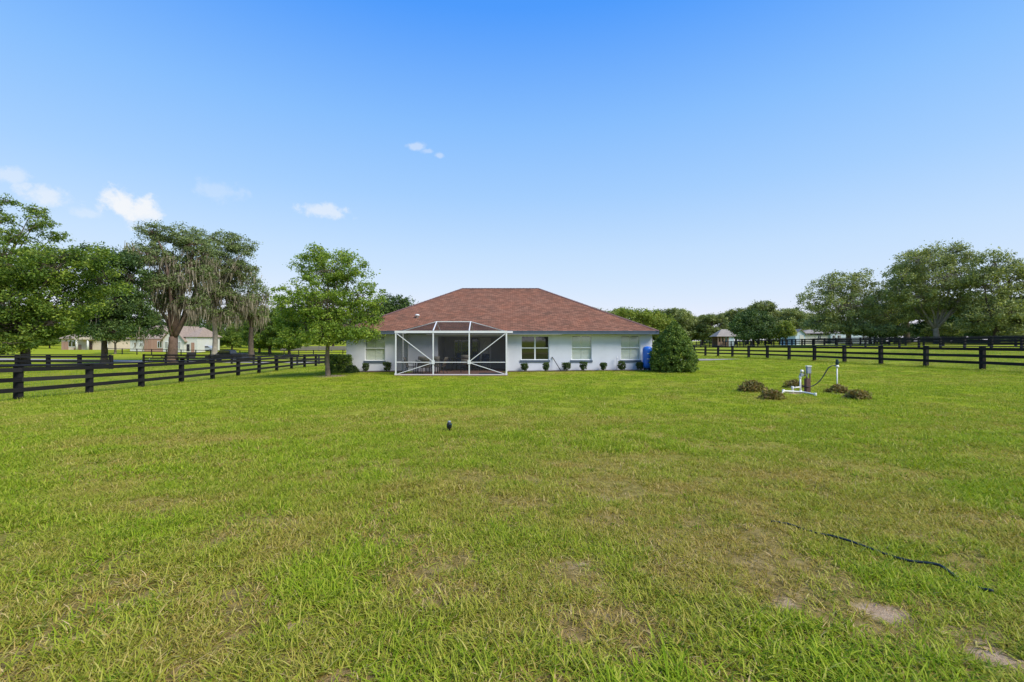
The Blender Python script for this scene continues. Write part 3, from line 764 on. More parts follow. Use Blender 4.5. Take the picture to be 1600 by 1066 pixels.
def tree(name, label, base, lobes, leafm, barkm, trunk_r, fork, nclump=260, nleaf=90, leaf=.16, clump_r=.55, group=None, moss=0, moss_len=2.0, seed=1, limbs=True, shell=.55, cat='tree', flat=.7, lean=(0, 0), twig=True, aspect=.5, trunks=None):
    """lobes in metres relative to base: (x, y, z, rx, ry, rz)"""
    rng = np.random.default_rng(seed); rr = random.Random(seed)
    root = empty(name, base, label, cat, group)
    L = np.array(lobes, float)
    area = (L[:, 3] * L[:, 5] + L[:, 3] * L[:, 4] + L[:, 4] * L[:, 5]); pr = area / area.sum()
    li = rng.choice(len(L), nclump, p=pr)
    d = rng.normal(size=(nclump, 3)); d /= np.linalg.norm(d, axis=1)[:, None]
    d[:, 2] = np.where((d[:, 2] < -.35), d[:, 2] * .55, d[:, 2])
    r = shell + (1.05 - shell) * rng.random(nclump) ** .7
    cent = L[li, :3] + d * L[li, 3:6] * r[:, None]
    rad = clump_r * (.55 + .8 * rng.random(nclump))
    ct = .48 + rng.normal(size=nclump) * .14
    V, t = leaves(cent, rad, nleaf, leaf, clump_t=ct, flat=flat, rng=rng, aspect=aspect)
    # stray leaves that break the outline
    V2, t2 = leaves(cent, rad * 1.7, max(nleaf // 9, 3), leaf, clump_t=ct + .08, flat=flat, rng=rng, aspect=aspect)
    leaf_object('crown', np.concatenate([V, V2]), np.concatenate([t, t2]), MATS[leafm], root)
    # wood
    fk = Vector(fork); tb = MB(); bm = MATS[barkm]
    def curve(a, b, n=6, sag=.0, wig=.1):
        a = Vector(a); b = Vector(b); D = (b - a).length; out = []
        o1 = Vector((rr.uniform(-1, 1), rr.uniform(-1, 1), rr.uniform(-.3, .6))) * wig * D
        for i in range(n + 1):
            u = i / n; p = a.lerp(b, u) + o1 * math.sin(u * math.pi) + Vector((0, 0, sag * D * math.sin(u * math.pi)))
            out.append(p)
        return out
    tp = curve((0, 0, -.25), fk, 7, 0, .045)
    rads = [trunk_r * (1.45 if i == 0 else 1.18 if i == 1 else 1.0 - .2 * i / 7) for i in range(8)]
    tb.tube(tp, rads, 12); tb.build('trunk', bm, root, True)
    ends = []
    for l in L:
        c = Vector(l[:3]); ln = (c - fk).length
        if ln < .3 or c.z < fk.z + .4: continue
        lm = MB(); r0 = trunk_r * rr.uniform(.36, .55); pts = curve(fk - Vector((0, 0, trunk_r * .6)), c + Vector((0, 0, l[5] * .25)), 7, .08, .13)
        lm.tube(pts, [r0 * (1 - .8 * i / 7) for i in range(8)], 7)
        if limbs: lm.build('limb', bm, root, True)
        ends.append((pts, r0))
    if twig:
        tw = MB()
        for k in range(0, nclump, 2):
            lo = L[li[k]]; a = Vector(lo[:3]) + Vector((rr.uniform(-.2, .2) * lo[3], rr.uniform(-.2, .2) * lo[4], rr.uniform(-.1, .3) * lo[5]))
            r1 = max(trunk_r * .10, .018)
            tw.tube(curve(a, Vector(cent[k]), 3, .05, .12), [r1, r1 * .75, r1 * .5, r1 * .25], 4, False)
        o = tw.build('branches', bm, root, True)
    if moss:
        low = cent[:, 2] < np.quantile(cent[:, 2], .7); k = rng.choice(np.flatnonzero(low), moss); n = moss
        w8 = 1.0 - .6 * (cent[k, 2] - L[:, 2].min()) / (np.ptp(L[:, 2]) + L[:, 5].max())
        ns = 11                                            # strands in each beard
        kk = np.repeat(np.arange(n), ns); m_ = len(kk)
        top = cent[k][kk] + rng.normal(size=(m_, 3)) * (rad[k][kk] * .55)[:, None]; top[:, 2] -= .15 * rad[k][kk]
        ln = moss_len * w8[kk] * (.35 + 1.1 * rng.random(m_) ** 1.6) * (.5 + rng.random(n)[kk])
        wd = (.05 + .10 * rng.random(m_)) * (moss_len / 2.0) ** .5
        ang = rng.random(m_) * math.pi; dx = np.cos(ang); dy = np.sin(ang)
        seg = 4; Vs = []
        ph = rng.random(m_) * 6.28
        for s_ in range(seg + 1):
            u = s_ / seg; wv = wd * (1 - u) ** .6 * (.7 + .5 * np.sin(ph + s_ * 2.1)) + .008
            cx = top[:, 0] + .10 * ln * np.sin(ph + u * 3) * u; cy = top[:, 1] + .10 * ln * np.cos(ph + u * 2.3) * u; cz = top[:, 2] - ln * u
            Vs += [np.stack([cx - dx * wv, cy - dy * wv, cz], 1), np.stack([cx + dx * wv, cy + dy * wv, cz], 1)]
        V = np.stack(Vs, 1).reshape(-1, 3); nv = 2 * (seg + 1)
        base_i = np.arange(m_)[:, None, None] * nv; q = np.array([[2 * s_, 2 * s_ + 1, 2 * s_ + 3, 2 * s_ + 2] for s_ in range(seg)])[None]
        Fq = (base_i + q).reshape(-1); tt = np.clip(np.repeat(.5 + rng.normal(size=m_) * .22, seg), 0, 1)
        me = np_mesh('spanish_moss', V, Fq, 4, MATS['moss'], tt); o = bpy.data.objects.new('spanish_moss', me); COL.objects.link(o); o.parent = root
    return root


def plobes(base, Z, lst, depth=.9):
    """photo-pixel lobes -> metres relative to base: (x, y, rx, ry[, dy])"""
    out = []
    for i, q in enumerate(lst):
        p = px(q[0], q[1], Z) - Vector(base); rx = q[2] * Z / F; rz = q[3] * Z / F
        dy = q[4] if len(q) > 4 else (((i * 37) % 7) / 6 - .5) * rx * 1.6
        out.append((p.x, dy, p.z, rx, rx * depth, rz))
    return out


def gb(pxx, Z): x = X_at(pxx, Z); return (x, Z, g(x, Z))


# ------------------------------------------------------------------ trees
# the young tree by the corner of the house
b = gb(513, 26.3)
tree('young_tree', 'bright green young shade tree on the lawn beside the house corner', b,
     plobes(b, 26.3, [(513, 430, 42, 32, 0), (480, 420, 26, 26, .4), (548, 425, 30, 28, -.3), (495, 400, 20, 16, 0), (535, 400, 18, 14, .3), (465, 475, 38, 32, -.5), (560, 470, 38, 34, .2), (513, 480, 45, 38, -.9), (510, 480, 45, 38, 1.1), (475, 515, 40, 26, .3), (550, 515, 42, 26, -.4), (512, 525, 45, 20, -.6), (582, 495, 16, 20, 0), (450, 505, 20, 22, .2), (446, 485, 16, 18, -.4), (460, 527, 26, 14, -.3), (570, 522, 26, 16, .3), (592, 478, 10, 14, 0)], .9),
     'leaf_young', 'bark', .125, (0, 0, 2.3), nclump=620, nleaf=66, leaf=.125, clump_r=.36, seed=3, shell=.4)
# left mass of trees beyond the fence
b = gb(38, 47)
tree('broadleaf_tree', 'wide mid green tree with low drooping boughs beyond the black board fence', b,
     plobes(b, 47, [(38, 430, 55, 38, 0), (100, 425, 55, 38, -1), (-30, 440, 60, 50, 0), (145, 440, 36, 34, 1), (25, 480, 60, 42, -1.5), (100, 478, 55, 38, 0), (-40, 500, 55, 40, 0), (40, 515, 48, 30, -.5), (-10, 525, 50, 22, -1), (75, 515, 34, 24, 1), (30, 535, 40, 14, -2), (38, 543, 34, 9, -3), (60, 538, 30, 10, -3), (5, 545, 30, 9, -2.5), (-30, 540, 30, 14, 0), (110, 508, 28, 18, -2), (90, 405, 36, 22, 0), (10, 400, 40, 24, 0), (55, 398, 30, 18, 1), (130, 402, 28, 18, 0), (165, 408, 22, 20, -1)], .9),
     'leaf_left', 'bark_dark', .42, (0, 0, 3.0), nclump=760, nleaf=80, leaf=.26, clump_r=.85, seed=5, shell=.5)
b = gb(-14, 56)
tree('sparse_tree', 'tall thin tree with sparse leaf sprays rising above the wide green tree', b,
     plobes(b, 56, [(12, 315, 16, 9, 0), (40, 324, 16, 9, 1), (62, 340, 16, 9, 0), (82, 354, 16, 8, -1), (5, 345, 20, 12, 0), (40, 352, 18, 10, 1), (28, 372, 30, 14, 0), (70, 368, 22, 10, 1), (-20, 325, 18, 14, 0), (-20, 365, 28, 20, 0)], .9),
     'leaf_left', 'bark', .26, (1.2, 0, 10.5), nclump=300, nleaf=24, leaf=.25, clump_r=.5, seed=8, shell=.3, flat=.7)
b = gb(163, 64)
tree('dark_tree', 'dark dense tree with low crown in front of the tan house', b,
     plobes(b, 64, [(170, 425, 40, 34, 0), (205, 440, 26, 40, 0), (190, 475, 42, 34, -1), (150, 470, 34, 34, 1), (170, 505, 42, 20, 0), (212, 492, 24, 26, 0), (130, 498, 30, 22, 0), (200, 520, 34, 16, -2), (150, 516, 30, 13, 1), (222, 512, 18, 18, 2), (190, 408, 24, 18, 0)], .9),
     'leaf_dark', 'bark_dark', .38, (0, 0, 3.8), nclump=430, nleaf=80, leaf=.32, clump_r=1.0, seed=11, moss=30, moss_len=1.6)
b = gb(180, 100)
tree('small_tree', 'small light green tree standing in front of the tan house wing', b,
     plobes(b, 100, [(182, 515, 22, 14, 0), (200, 522, 18, 12, 0), (168, 526, 16, 9, 0), (205, 508, 14, 10, 0)], .9), 'leaf_young', 'bark', .22, (0, 0, 2.3), nclump=140, nleaf=60, leaf=.3, clump_r=.8, seed=12)
# live oaks with moss
b = gb(268, 70)
tree('live_oak', 'large live oak with thick reddish trunk hung with grey Spanish moss', b,
     plobes(b, 70, [(240, 368, 30, 20, 0), (275, 372, 30, 24, 1), (305, 385, 26, 18, 0), (222, 395, 20, 18, 0), (250, 405, 32, 22, -1.5), (290, 415, 30, 20, 1), (235, 440, 26, 22, 1), (280, 445, 32, 20, -1), (310, 430, 22, 18, 0), (226, 468, 15, 16, 0), (300, 475, 26, 18, 0), (255, 470, 18, 14, 0), (320, 400, 16, 14, 0)], .9),
     'leaf_live', 'bark_red', .72, (.3, 0, 3.9), nclump=560, nleaf=56, leaf=.27, clump_r=.85, seed=15, moss=240, moss_len=1.7, shell=.4, flat=.6)
b = gb(334, 80)
tree('live_oak', 'live oak with slim pale trunk and curtains of Spanish moss behind the truck', b,
     plobes(b, 80, [(333, 375, 22, 18, 0), (365, 385, 24, 18, 0), (350, 410, 32, 20, -1), (385, 395, 14, 12, 0), (330, 430, 26, 20, 1), (372, 425, 26, 20, 0), (345, 455, 32, 20, 0), (320, 470, 20, 18, 0), (370, 470, 24, 20, 1), (345, 492, 26, 14, 0), (395, 385, 8, 7, 0)], .9),
     'leaf_live', 'bark_pale', .45, (0, 0, 8.0), nclump=540, nleaf=56, leaf=.29, clump_r=.9, seed=19, moss=210, moss_len=1.7, shell=.4, flat=.6)
b = gb(393, 86)
tree('live_oak', 'slender moss-draped oak standing between the truck and the young tree', b,
     plobes(b, 86, [(388, 445, 18, 14, 0), (403, 465, 16, 18, 0), (382, 480, 18, 16, 0), (400, 490, 16, 14, 0)], .9),
     'leaf_live', 'bark_dark', .5, (0, 0, 6.0), nclump=150, nleaf=50, leaf=.3, clump_r=.9, seed=21, moss=90, moss_len=1.8, shell=.4, flat=.6)
# right-hand oaks
b = gb(1327, 84)
tree('oak_tree', 'broad rounded oak with dark trunk in front of the pale blue house', b,
     plobes(b, 84, [(1300, 450, 34, 22, 0), (1335, 440, 30, 20, 0), (1270, 475, 24, 20, 0), (1310, 485, 44, 26, -2), (1350, 475, 34, 30, 1), (1280, 505, 30, 14, 0), (1290, 515, 26, 8, -2), (1345, 514, 40, 12, -2), (1312, 512, 24, 8, -3), (1345, 508, 40, 14, 0), (1385, 465, 22, 26, 1), (1390, 495, 24, 20, 0)], .9),
     'leaf_grey', 'bark', .45, (0, 0, 3.5), nclump=560, nleaf=62, leaf=.32, clump_r=.95, seed=25, shell=.5, flat=.75)
b = gb(1465, 76)
tree('oak_tree', 'tall grey green oak with pale forked trunk and long leaning limb', b,
     plobes(b, 76, [(1440, 410, 40, 24, 0), (1480, 400, 34, 22, 1), (1410, 435, 28, 22, 0), (1455, 440, 50, 28, -2), (1500, 440, 30, 28, 0), (1425, 470, 34, 22, -1), (1475, 475, 44, 26, 1), (1440, 490, 26, 14, 1), (1510, 480, 24, 26, 0), (1400, 460, 18, 16, 0), (1505, 405, 22, 16, 0), (1500, 515, 30, 10, 3), (1430, 515, 26, 8, 4)], .9),
     'leaf_grey', 'bark_pale', .46, (-.35, 0, 2.6), nclump=680, nleaf=62, leaf=.3, clump_r=.9, seed=27, shell=.5, flat=.75)
b = gb(1556, 70)
tree('oak_tree', 'dense oak with low dark crown behind the double board fence', b,
     plobes(b, 70, [(1555, 415, 34, 24, 0), (1540, 450, 36, 30, 0), (1585, 440, 34, 28, 1), (1550, 490, 44, 26, -1), (1610, 470, 40, 36, 0), (1530, 505, 30, 16, 0), (1590, 505, 40, 18, 0), (1640, 440, 40, 40, 0), (1600, 420, 26, 20, 0), (1575, 520, 40, 9, -2), (1630, 515, 36, 14, -2)], .9),
     'leaf_grey', 'bark_dark', .42, (0, 0, 2.8), nclump=540, nleaf=62, leaf=.3, clump_r=.9, seed=29, shell=.5, flat=.75)
b = gb(1416, 90)
tree('oak_tree', 'dark shaded oak trunk between the rounded oak and the pale forked oak', b,
     plobes(b, 90, [(1416, 460, 30, 26, 0), (1400, 490, 26, 16, 0), (1440, 488, 26, 18, 0), (1420, 430, 24, 20, 0)], .9), 'leaf_oak', 'bark_dark', .55, (0, 0, 4.2), nclump=220, nleaf=60, leaf=.34, clump_r=1.0, seed=30)
b = gb(1177, 100)
tree('round_tree', 'round dark green tree with a low crown beside the barn', b,
     plobes(b, 100, [(1177, 503, 30, 15, 0), (1160, 512, 20, 15, -1), (1195, 510, 18, 16, 0), (1150, 516, 12, 12, -1), (1160, 525, 20, 7, -3), (1192, 525, 20, 7, -3), (1178, 518, 32, 10, -2), (1172, 494, 18, 8, 0)], .9), 'leaf_dark', 'bark_dark', .3, (0, 0, 1.8), nclump=330, nleaf=60, leaf=.34, clump_r=.9, seed=33)
b = gb(1228, 96)
tree('small_tree', 'small yellow green tree beside the round dark tree', b, plobes(b, 96, [(1228, 515, 12, 9, 0), (1222, 522, 10, 6, 0), (1234, 521, 10, 6, 0), (1228, 508, 6, 6, 0)], .9), 'leaf_light', 'bark', .14, (0, 0, 1.3), nclump=120, nleaf=50, leaf=.28, clump_r=.6, seed=34)
# behind the house
b = gb(1000, 50)
tree('flowering_tree', 'pale yellow green tree rising behind the house roof end', b, plobes(b, 50, [(985, 491, 20, 8, 0), (1010, 495, 22, 10, 0), (1030, 505, 20, 12, 0), (1000, 512, 30, 14, 0), (970, 486, 8, 5, 0), (1040, 520, 18, 12, 0)], .9), 'leaf_light', 'bark', .16, (0, 0, 1.6), nclump=210, nleaf=60, leaf=.2, clump_r=.5, seed=36)
b = gb(612, 75)
tree('dark_tree', 'dark tree top showing over the left slope of the roof', b, plobes(b, 75, [(600, 480, 22, 18, 0), (625, 478, 20, 14, 0), (590, 500, 26, 20, 0), (640, 500, 20, 20, 0)], .9), 'leaf_dark', 'bark_dark', .35, (0, 0, 3.5), nclump=220, nleaf=60, leaf=.3, clump_r=.9, seed=38)
# prototypes of the far woodland trees, then copies


def far_proto(seed, leafm, w, h, n, label, group, name='woodland_tree', moss=0, open_=.5):
    rr = random.Random(seed); lobes = []
    for i in range(13):
        a = rr.uniform(0, 6.28); q = rr.random() ** .6
        zz = h * (.22 + .66 * rr.random()); ww = w * .5 * (1 - .55 * max(0, zz / h - .55))
        lobes.append((math.cos(a) * q * ww * .75, math.sin(a) * q * ww * .75, zz, w * rr.uniform(.17, .27), w * rr.uniform(.17, .27), h * rr.uniform(.09, .15)))
    lobes.append((0, 0, h * .86, w * .2, w * .2, h * .12)); lobes.append((0, 0, h * .3, w * .40, w * .40, h * .24))
    return tree(name, label, (0, 0, 0), lobes, leafm, 'bark_dark', w * .035, (0, 0, h * .25), nclump=n, nleaf=60, leaf=.042 * w, clump_r=.085 * w, seed=seed, group=group, moss=moss, moss_len=2.5, twig=False, shell=open_)


GF = 'far woodland trees'
pA = far_proto(51, 'leaf_oak', 12, 13, 240, 'grey green woodland tree in the far row beyond the paddocks', GF)
pB = far_proto(52, 'leaf_grey', 13, 12, 240, 'grey green woodland tree in the far row beyond the paddocks', GF)
pC = far_proto(53, 'leaf_dark', 12, 12, 240, 'dark woodland tree in the far row behind the pasture', 'dark trees behind the pasture')
pD = far_proto(54, 'leaf_left', 11, 11, 240, 'mid green tree in the row behind the pasture', 'green trees behind the pasture')
spots = []
FR = random.Random(3)
for i, q in enumerate([(905 + 17.5 * k, 150 + 22 * FR.random(), FR.uniform(.86, 1.06)) for k in range(23)]):
    spots.append((q, (pA, pB)[i % 2]))
for i, q in enumerate([(1360, 115, .8), (1400, 112, .85), (1450, 115, .9), (1500, 105, .9), (1550, 100, .9), (1600, 95, .9), (1660, 95, 1.), (1720, 100, 1.1), (1480, 100, .55), (1530, 92, .5), (1580, 86, .5)]):
    spots.append((q, pC))
for i, q in enumerate([(300, 150, .9), (340, 145, .95), (375, 150, 1.), (410, 140, 1.05), (445, 130, 1.0), (480, 135, 1.0), (520, 140, .95), (560, 145, .9), (600, 150, .95), (240, 165, 1.0), (180, 165, .9), (120, 160, 1.0), (60, 160, 1.1), (10, 160, 1.2), (-50, 150, 1.2), (-110, 150, 1.2), (-180, 150, 1.3), (650, 160, .8)]):
    spots.append((q, (pC, pC, pD)[i % 3]))
for q in [(422, 108, .95), (452, 104, .85), (405, 112, .75), (20, 136, .62), (48, 133, .55), (78, 131, .5), (-20, 135, .7), (-60, 130, .7), (335, 128, .55), (362, 126, .6), (312, 130, .5)]: spots.append((q, pD))
# trees standing across the lawn behind the photographer (they show in the window glass)
for q in [(-34, -34, 1.0), (-20, -40, 1.1), (-6, -38, .95), (8, -42, 1.1), (22, -36, 1.0), (36, -40, 1.05)]: spots.append((('w',) + q, pC))
RIGHT = {id(q) for q, p_ in spots if q[0] != 'w' and q[0] > 1300 and p_ is pC}
used = set(); rs = random.Random(5)
for (q, pr_) in spots:
    o = pr_ if pr_.name not in used else copy_tree(pr_)
    used.add(pr_.name)
    if q[0] == 'w':
        x, y, s = q[1:]; o['label'] = 'dark tree across the lawn behind the viewer'; o['group'] = 'trees across the lawn'
    else:
        x, y, s = X_at(q[0], q[1]), q[1], q[2]
        if id(q) in RIGHT: o['label'] = 'dark low tree close behind the tall grey oaks and double fence'; o['group'] = 'dark trees behind the grey oaks'
        elif pr_ is pC: o['label'] = 'dark woodland tree in the far row behind the pasture'; o['group'] = 'dark trees behind the pasture'
    o.location = (x, y, g(x, y)); o.rotation_euler = (0, 0, rs.uniform(0, 6.28)); o.scale = (s, s, s * rs.uniform(.9, 1.12))

# the far wood that closes the view as one mass
def woodland():
    rng = np.random.default_rng(99); C = []; Rr = []
    for (a0, a1, Z, h, n) in ((-300, 640, 185, 9.5, 900), (880, 1330, 205, 10, 620), (1330, 1950, 130, 5.2, 620)):
        q = a0 + (a1 - a0) * rng.random(n); zz = Z + rng.random(n) * 14; x = (q - CX) * zz / F
        top = h * (.55 + .6 * vnoise(q / 23.0, q * 0, 5)); u = rng.random(n) ** .8
        C.append(np.stack([x, zz, G(x, zz) + u * top], 1)); Rr.append(np.full(n, 1.5 if Z > 150 else 1.0))
    C = np.concatenate(C); Rr = np.concatenate(Rr)
    V, t = leaves(C, Rr, 34, .75, clump_t=.4 + rng.normal(size=len(C)) * .13, rng=rng, aspect=.6)
    me = np_mesh('woodland', V, np.arange(len(V)), 4, MATS['leaf_dark'], t); o = bpy.data.objects.new('woodland', me); COL.objects.link(o)
    tag(o, 'distant dark wood closing the view beyond pastures', 'woodland', kind='stuff')
woodland()

# ------------------------------------------------------------------ bushes


def bush(name, label, base, w, h, leafm, n, leaf, group=None, prof='round', nleaf=40, cr=.12, seed=1, cat='shrub', stems=5):
    rng = np.random.default_rng(seed); root = empty(name, base, label, cat, group)
    u = rng.random(n); a = rng.random(n) * 6.283
    if prof == 'cone':     # teardrop holly, widest a third of the way up
        hh = u; rr_ = np.interp(hh, [0, .08, .25, .45, .65, .85, 1], [.86, .96, 1, .92, .68, .36, .04])
    elif prof == 'vase':
        hh = .18 + .82 * u; rr_ = np.interp(hh, [0, .18, .45, .75, .95, 1], [.3, .55, .85, 1, .92, .6])
    elif prof == 'box':
        hh = u; rr_ = np.interp(hh, [0, .05, .9, 1], [.9, 1, 1, .9])
    else:
        hh = u; rr_ = np.sqrt(np.clip(1 - hh ** 2, .01, 1)) * .97
    sh = .72 + .28 * rng.random(n) ** .5
    core = rng.random(n) < .22; sh = np.where(core, sh * rng.random(n), sh)
    topc = rng.random(n) < (.18 if prof in ('box', 'vase') else .0)
    hh = np.where(topc, .93, hh); sh = np.where(topc, rng.random(n) ** .5, sh)
    bump = 1 + .07 * np.sin(3 * a + 4 * hh + seed) + .05 * np.sin(7 * a - 9 * hh) + .025 * rng.normal(size=n)
    cent = np.stack([np.cos(a) * rr_ * sh * w / 2 * bump, np.sin(a) * rr_ * sh * w / 2 * bump, hh * (h - cr)], 1)
    V, t = leaves(cent, np.full(n, cr), nleaf, leaf, up=.2, clump_t=.48 + rng.normal(size=n) * .12, rng=rng, flat=.9, aspect=.3 if leafm == 'leaf_bronze' else .6)
    V[:, 2] = np.maximum(V[:, 2], .005)
    leaf_object('foliage', V, t, MATS[leafm], root)
    st = MB(); rr2 = random.Random(seed)
    for k in range(stems):
        aa = rr2.uniform(0, 6.28); q = w * .22
        st.tube([(0.02 * math.cos(aa), .02 * math.sin(aa), -.05), (q * .5 * math.cos(aa), q * .5 * math.sin(aa), h * .4), (q * math.cos(aa), q * math.sin(aa), h * .75)], [.02 * w ** .5 + .005, .015 * w ** .5 + .003, .006], 5)
    st.build('stems', MATS['bark_dark'], root, True)
    return root

xb = X_at(1053, 27.6)
bush('holly_bush', 'large dark teardrop-shaped holly bush at the house corner', (xb, 27.6, g(xb, 27.6)), 2.58, 3.12, 'leaf_holly', 1200, .09, prof='cone', nleaf=44, cr=.16, seed=4, stems=9)
GS = 'small clipped shrubs along the house wall'
SHRUBS = ((571, .62, 'small clipped shrub between the low spreading shrub and the window near the young tree'), (604, .64, 'small clipped shrub against the wall right beside the screen cage'), (821, .62, 'small clipped shrub under the dark double window on the screen cage side'),
          (852, .6, 'small clipped shrub under the dark double window on the leaning tool side'), (885, .64, 'small clipped shrub just past the leaning tool before the shuttered window'), (913, .62, 'small clipped shrub directly under the middle shuttered window'),
          (942, .6, 'small clipped shrub before plain wall beside the thin standpipe'), (972, .64, 'small clipped shrub between the standpipe and the last shuttered window'), (1001, .62, 'small clipped shrub right beside the blue pressure tank'))
for i, (qx, h, lab) in enumerate(SHRUBS):
    x = X_at(qx, 29.1)
    bush('clipped_shrub', lab, (x + .06 * math.sin(i * 2.3), 29.12 + .05 * math.cos(i * 3.1), g(x, 29.12) + .02), .45 + .08 * ((i * 5) % 3 - 1), h * (.9 + .1 * ((i * 3) % 2)), 'leaf_clipped', 80, .06, GS, 'vase', 26, .075, 60 + i, stems=4)
x = X_at(533, 29.6); bush('hedge', 'dark boxy hedge behind the young tree trunk', (x, 29.2, g(x, 29.2)), 1.5, 1.25, 'leaf_holly', 300, .08, None, 'box', 40, .14, 81, cat='hedge')
x = X_at(551, 28.6); bush('low_shrub', 'low spreading green shrub at the foot of the left house wall', (x, 28.5, g(x, 28.5)), .85, .52, 'leaf_clipped', 130, .07, None, 'round', 30, .1, 82)
for i, (qx, qy, w, h, lab) in enumerate(((1175, 612, .84, .46, 'bronze green mounded shrub farthest from the well pipes'), (1207, 624, .6, .33, 'dark bronze low shrub at the bent end of the white pipe'), (1239, 606, .55, .34, 'dark bronze shrub right behind the white well pipes'),
                                         (1309, 614, .6, .33, 'dark green low shrub at the foot of the sprinkler riser'), (1341, 624, .6, .33, 'bronze low shrub beyond the sprinkler riser on open lawn'))):
    Z = 15.5
    for _ in range(4): Z = F * (CH - g(X_at(qx, Z), Z)) / (qy - HY)
    x = X_at(qx, Z); bush('dwarf_shrub', lab, (x, Z, g(x, Z)), w, h, 'leaf_bronze', 75, .13, 'dwarf shrubs round the well', 'round', 20, .13, 90 + i, stems=14)

# potted plant on the porch
pp = empty('potted_plant', (-3.05, 31.9, PF), 'leafy green plant in a tall pot by the porch back wall', 'plant')
MB().lathe([(.14, 0), (.2, .3), (.24, .62), (.25, .66), (.2, .66), (.18, .6), (0, .58)], (0, 0, 0), 18).build('pot', MATS['terracotta'], pp, True)
rg = np.random.default_rng(2); ce = rg.normal(size=(26, 3)) * (.22, .22, .14) + (0, 0, .9)
V, t = leaves(ce, np.full(26, .14), 16, .16, rng=rg, aspect=.3); leaf_object('foliage', V, t, MATS['leaf_light'], pp)

# ------------------------------------------------------------------ fences
_unit = {}


def unit_mesh(kind, m):
    key = (kind, m.name)
    if key not in _unit:
        mb = MB()
        if kind == 'post': mb.box(-.5, .5, -.5, .5, 0, 1)
        else: mb.box(0, 1, -.5, .5, -.5, .5)
        me = bpy.data.meshes.new(kind); me.from_pydata(mb.v, [], mb.f); me.update(); me.materials.append(m); _unit[key] = me
    return _unit[key]


def fence(name, label, pts, m, rails=(1.17, .78, .40), hp=1.3, pw=.2, bw=.16, bt=.04, cap=True, wire=False, side=1, group=None, seed=1):
    """board fence through post positions (x, y)"""
    rr = random.Random(seed)
    P = [Vector((x, y, g(x, y))) for x, y in pts]
    root = empty(name, P[0], label, 'fence', group); inv = Matrix.Translation(-P[0])
    def add(nm, me, M):
        o = bpy.data.objects.new(nm, me); COL.objects.link(o); o.parent = root; o.matrix_local = inv @ M
    for k, p in enumerate(P):
        d = (P[min(k + 1, len(P) - 1)] - P[max(k - 1, 0)]); a = math.atan2(d.y, d.x)
        M = Matrix.Translation(p - Vector((0, 0, .2))) @ Matrix.Rotation(a + rr.uniform(-.04, .04), 4, 'Z') @ Matrix.Rotation(rr.uniform(-.012, .012), 4, 'X') @ Matrix.Rotation(rr.uniform(-.012, .012), 4, 'Y') @ Matrix.Diagonal((pw, pw, hp + .2 + rr.uniform(-.015, .01), 1))
        add('post', unit_mesh('post', m), M)
    for k in range(len(P) - 1):
        a, b = P[k], P[k + 1]; d = b - a; n = Vector((-d.y, d.x, 0)).normalized() * side
        q = d.to_track_quat('X', 'Z').to_matrix().to_4x4(); L = d.length
        for z in rails:
            o = n * (pw / 2 + bt / 2 + .003); j0 = rr.uniform(-.015, .015); j1 = rr.uniform(-.015, .015)
            a2 = a + o + Vector((0, 0, z + j0)); dd = d + Vector((0, 0, j1 - j0)); q2 = dd.to_track_quat('X', 'Z').to_matrix().to_4x4()
            add('board', unit_mesh('board', m), Matrix.Translation(a2) @ q2 @ Matrix.Diagonal((L - .006, bt, bw, 1)))
        if cap:
            a2 = a + n * .03 + Vector((0, 0, hp + bt / 2 + .004))
            add('cap_board', unit_mesh('board', m), Matrix.Translation(a2) @ q @ Matrix.Rotation(side * math.radians(-7), 4, 'X') @ Matrix.Diagonal((L - .006, .20, bt, 1)))
    if wire:
        mb = MB()
        for k in range(len(P) - 1):
            a, b = P[k], P[k + 1]; d = b - a; L = d.length; u = d.normalized(); n = Vector((-d.y, d.x, 0)).normalized() * (-side) * (pw / 2 + .006)
            s = 0.0
            while s < L:
                p = a + u * s + n; mb.bar(p + Vector((0, 0, .03)), p + Vector((0, 0, 1.12)), .003); s += .075
            for z in np.arange(.04, 1.13, .11): mb.bar(a + n + Vector((0, 0, z)), b + n + Vector((0, 0, z)), .003)
        w = mb.build('wire_mesh', MATS['wire'], root); w.location = -P[0]
    return root

FB = MATS['fence_black']
def weather(m):
    t = NT(m.node_tree); p = m.node_tree.nodes['Principled BSDF']; src = p.inputs['Base Color'].links[0].from_socket
    oi = t.n('ShaderNodeObjectInfo'); c = t.mix(t.math('MULTIPLY', t.math('POWER', oi.outputs['Random'], 2.0), .55), src, (.045, .043, .042)); t.l(c, p.inputs['Base Color'])
weather(FB)
fence('board_fence', 'black three-board fence running along the lawn beside the young tree', [(-18.92 - .2334 * n, 17.44 + 3.1856 * n) for n in range(-3, 14)], FB, wire=True, side=-1, seed=2)
fence('board_fence', 'black three-board fence along the lawn past the well pump', [(26.41 - .1307 * n, 25.54 + 3.3528 * n) for n in range(-3, 16)], FB, wire=True, side=1, seed=3)
fence('board_fence', 'black board fence under the wide green tree ending at a corner post', [(-37.0 - 3.0 * n, 42 + .1 * n) for n in range(0, 9)], FB, rails=(1.14, .74, .36), pw=.24, bw=.2, seed=4, side=1)
fence('board_fence', 'black board fence along the near edge of the gravel road', [(-37.2 + 3.1 * n, 65.5 + .08 * n) for n in range(-5, 11)], FB, bw=.17, seed=5, side=-1)
fence('board_fence', 'thin black paddock fence beyond the road in front of the tan house', [(-88 + 3.2 * n, 99 + .0 * n) for n in range(0, 27)], FB, rails=(1.2, .7), cap=False, bw=.12, pw=.14, seed=6, side=-1)
fence('board_fence', 'long black board fence on the far side of the right paddock', [(55, 46 + 3.1 * n) for n in range(-1, 30)], FB, rails=(1.14, .82, .5), seed=7, side=1)
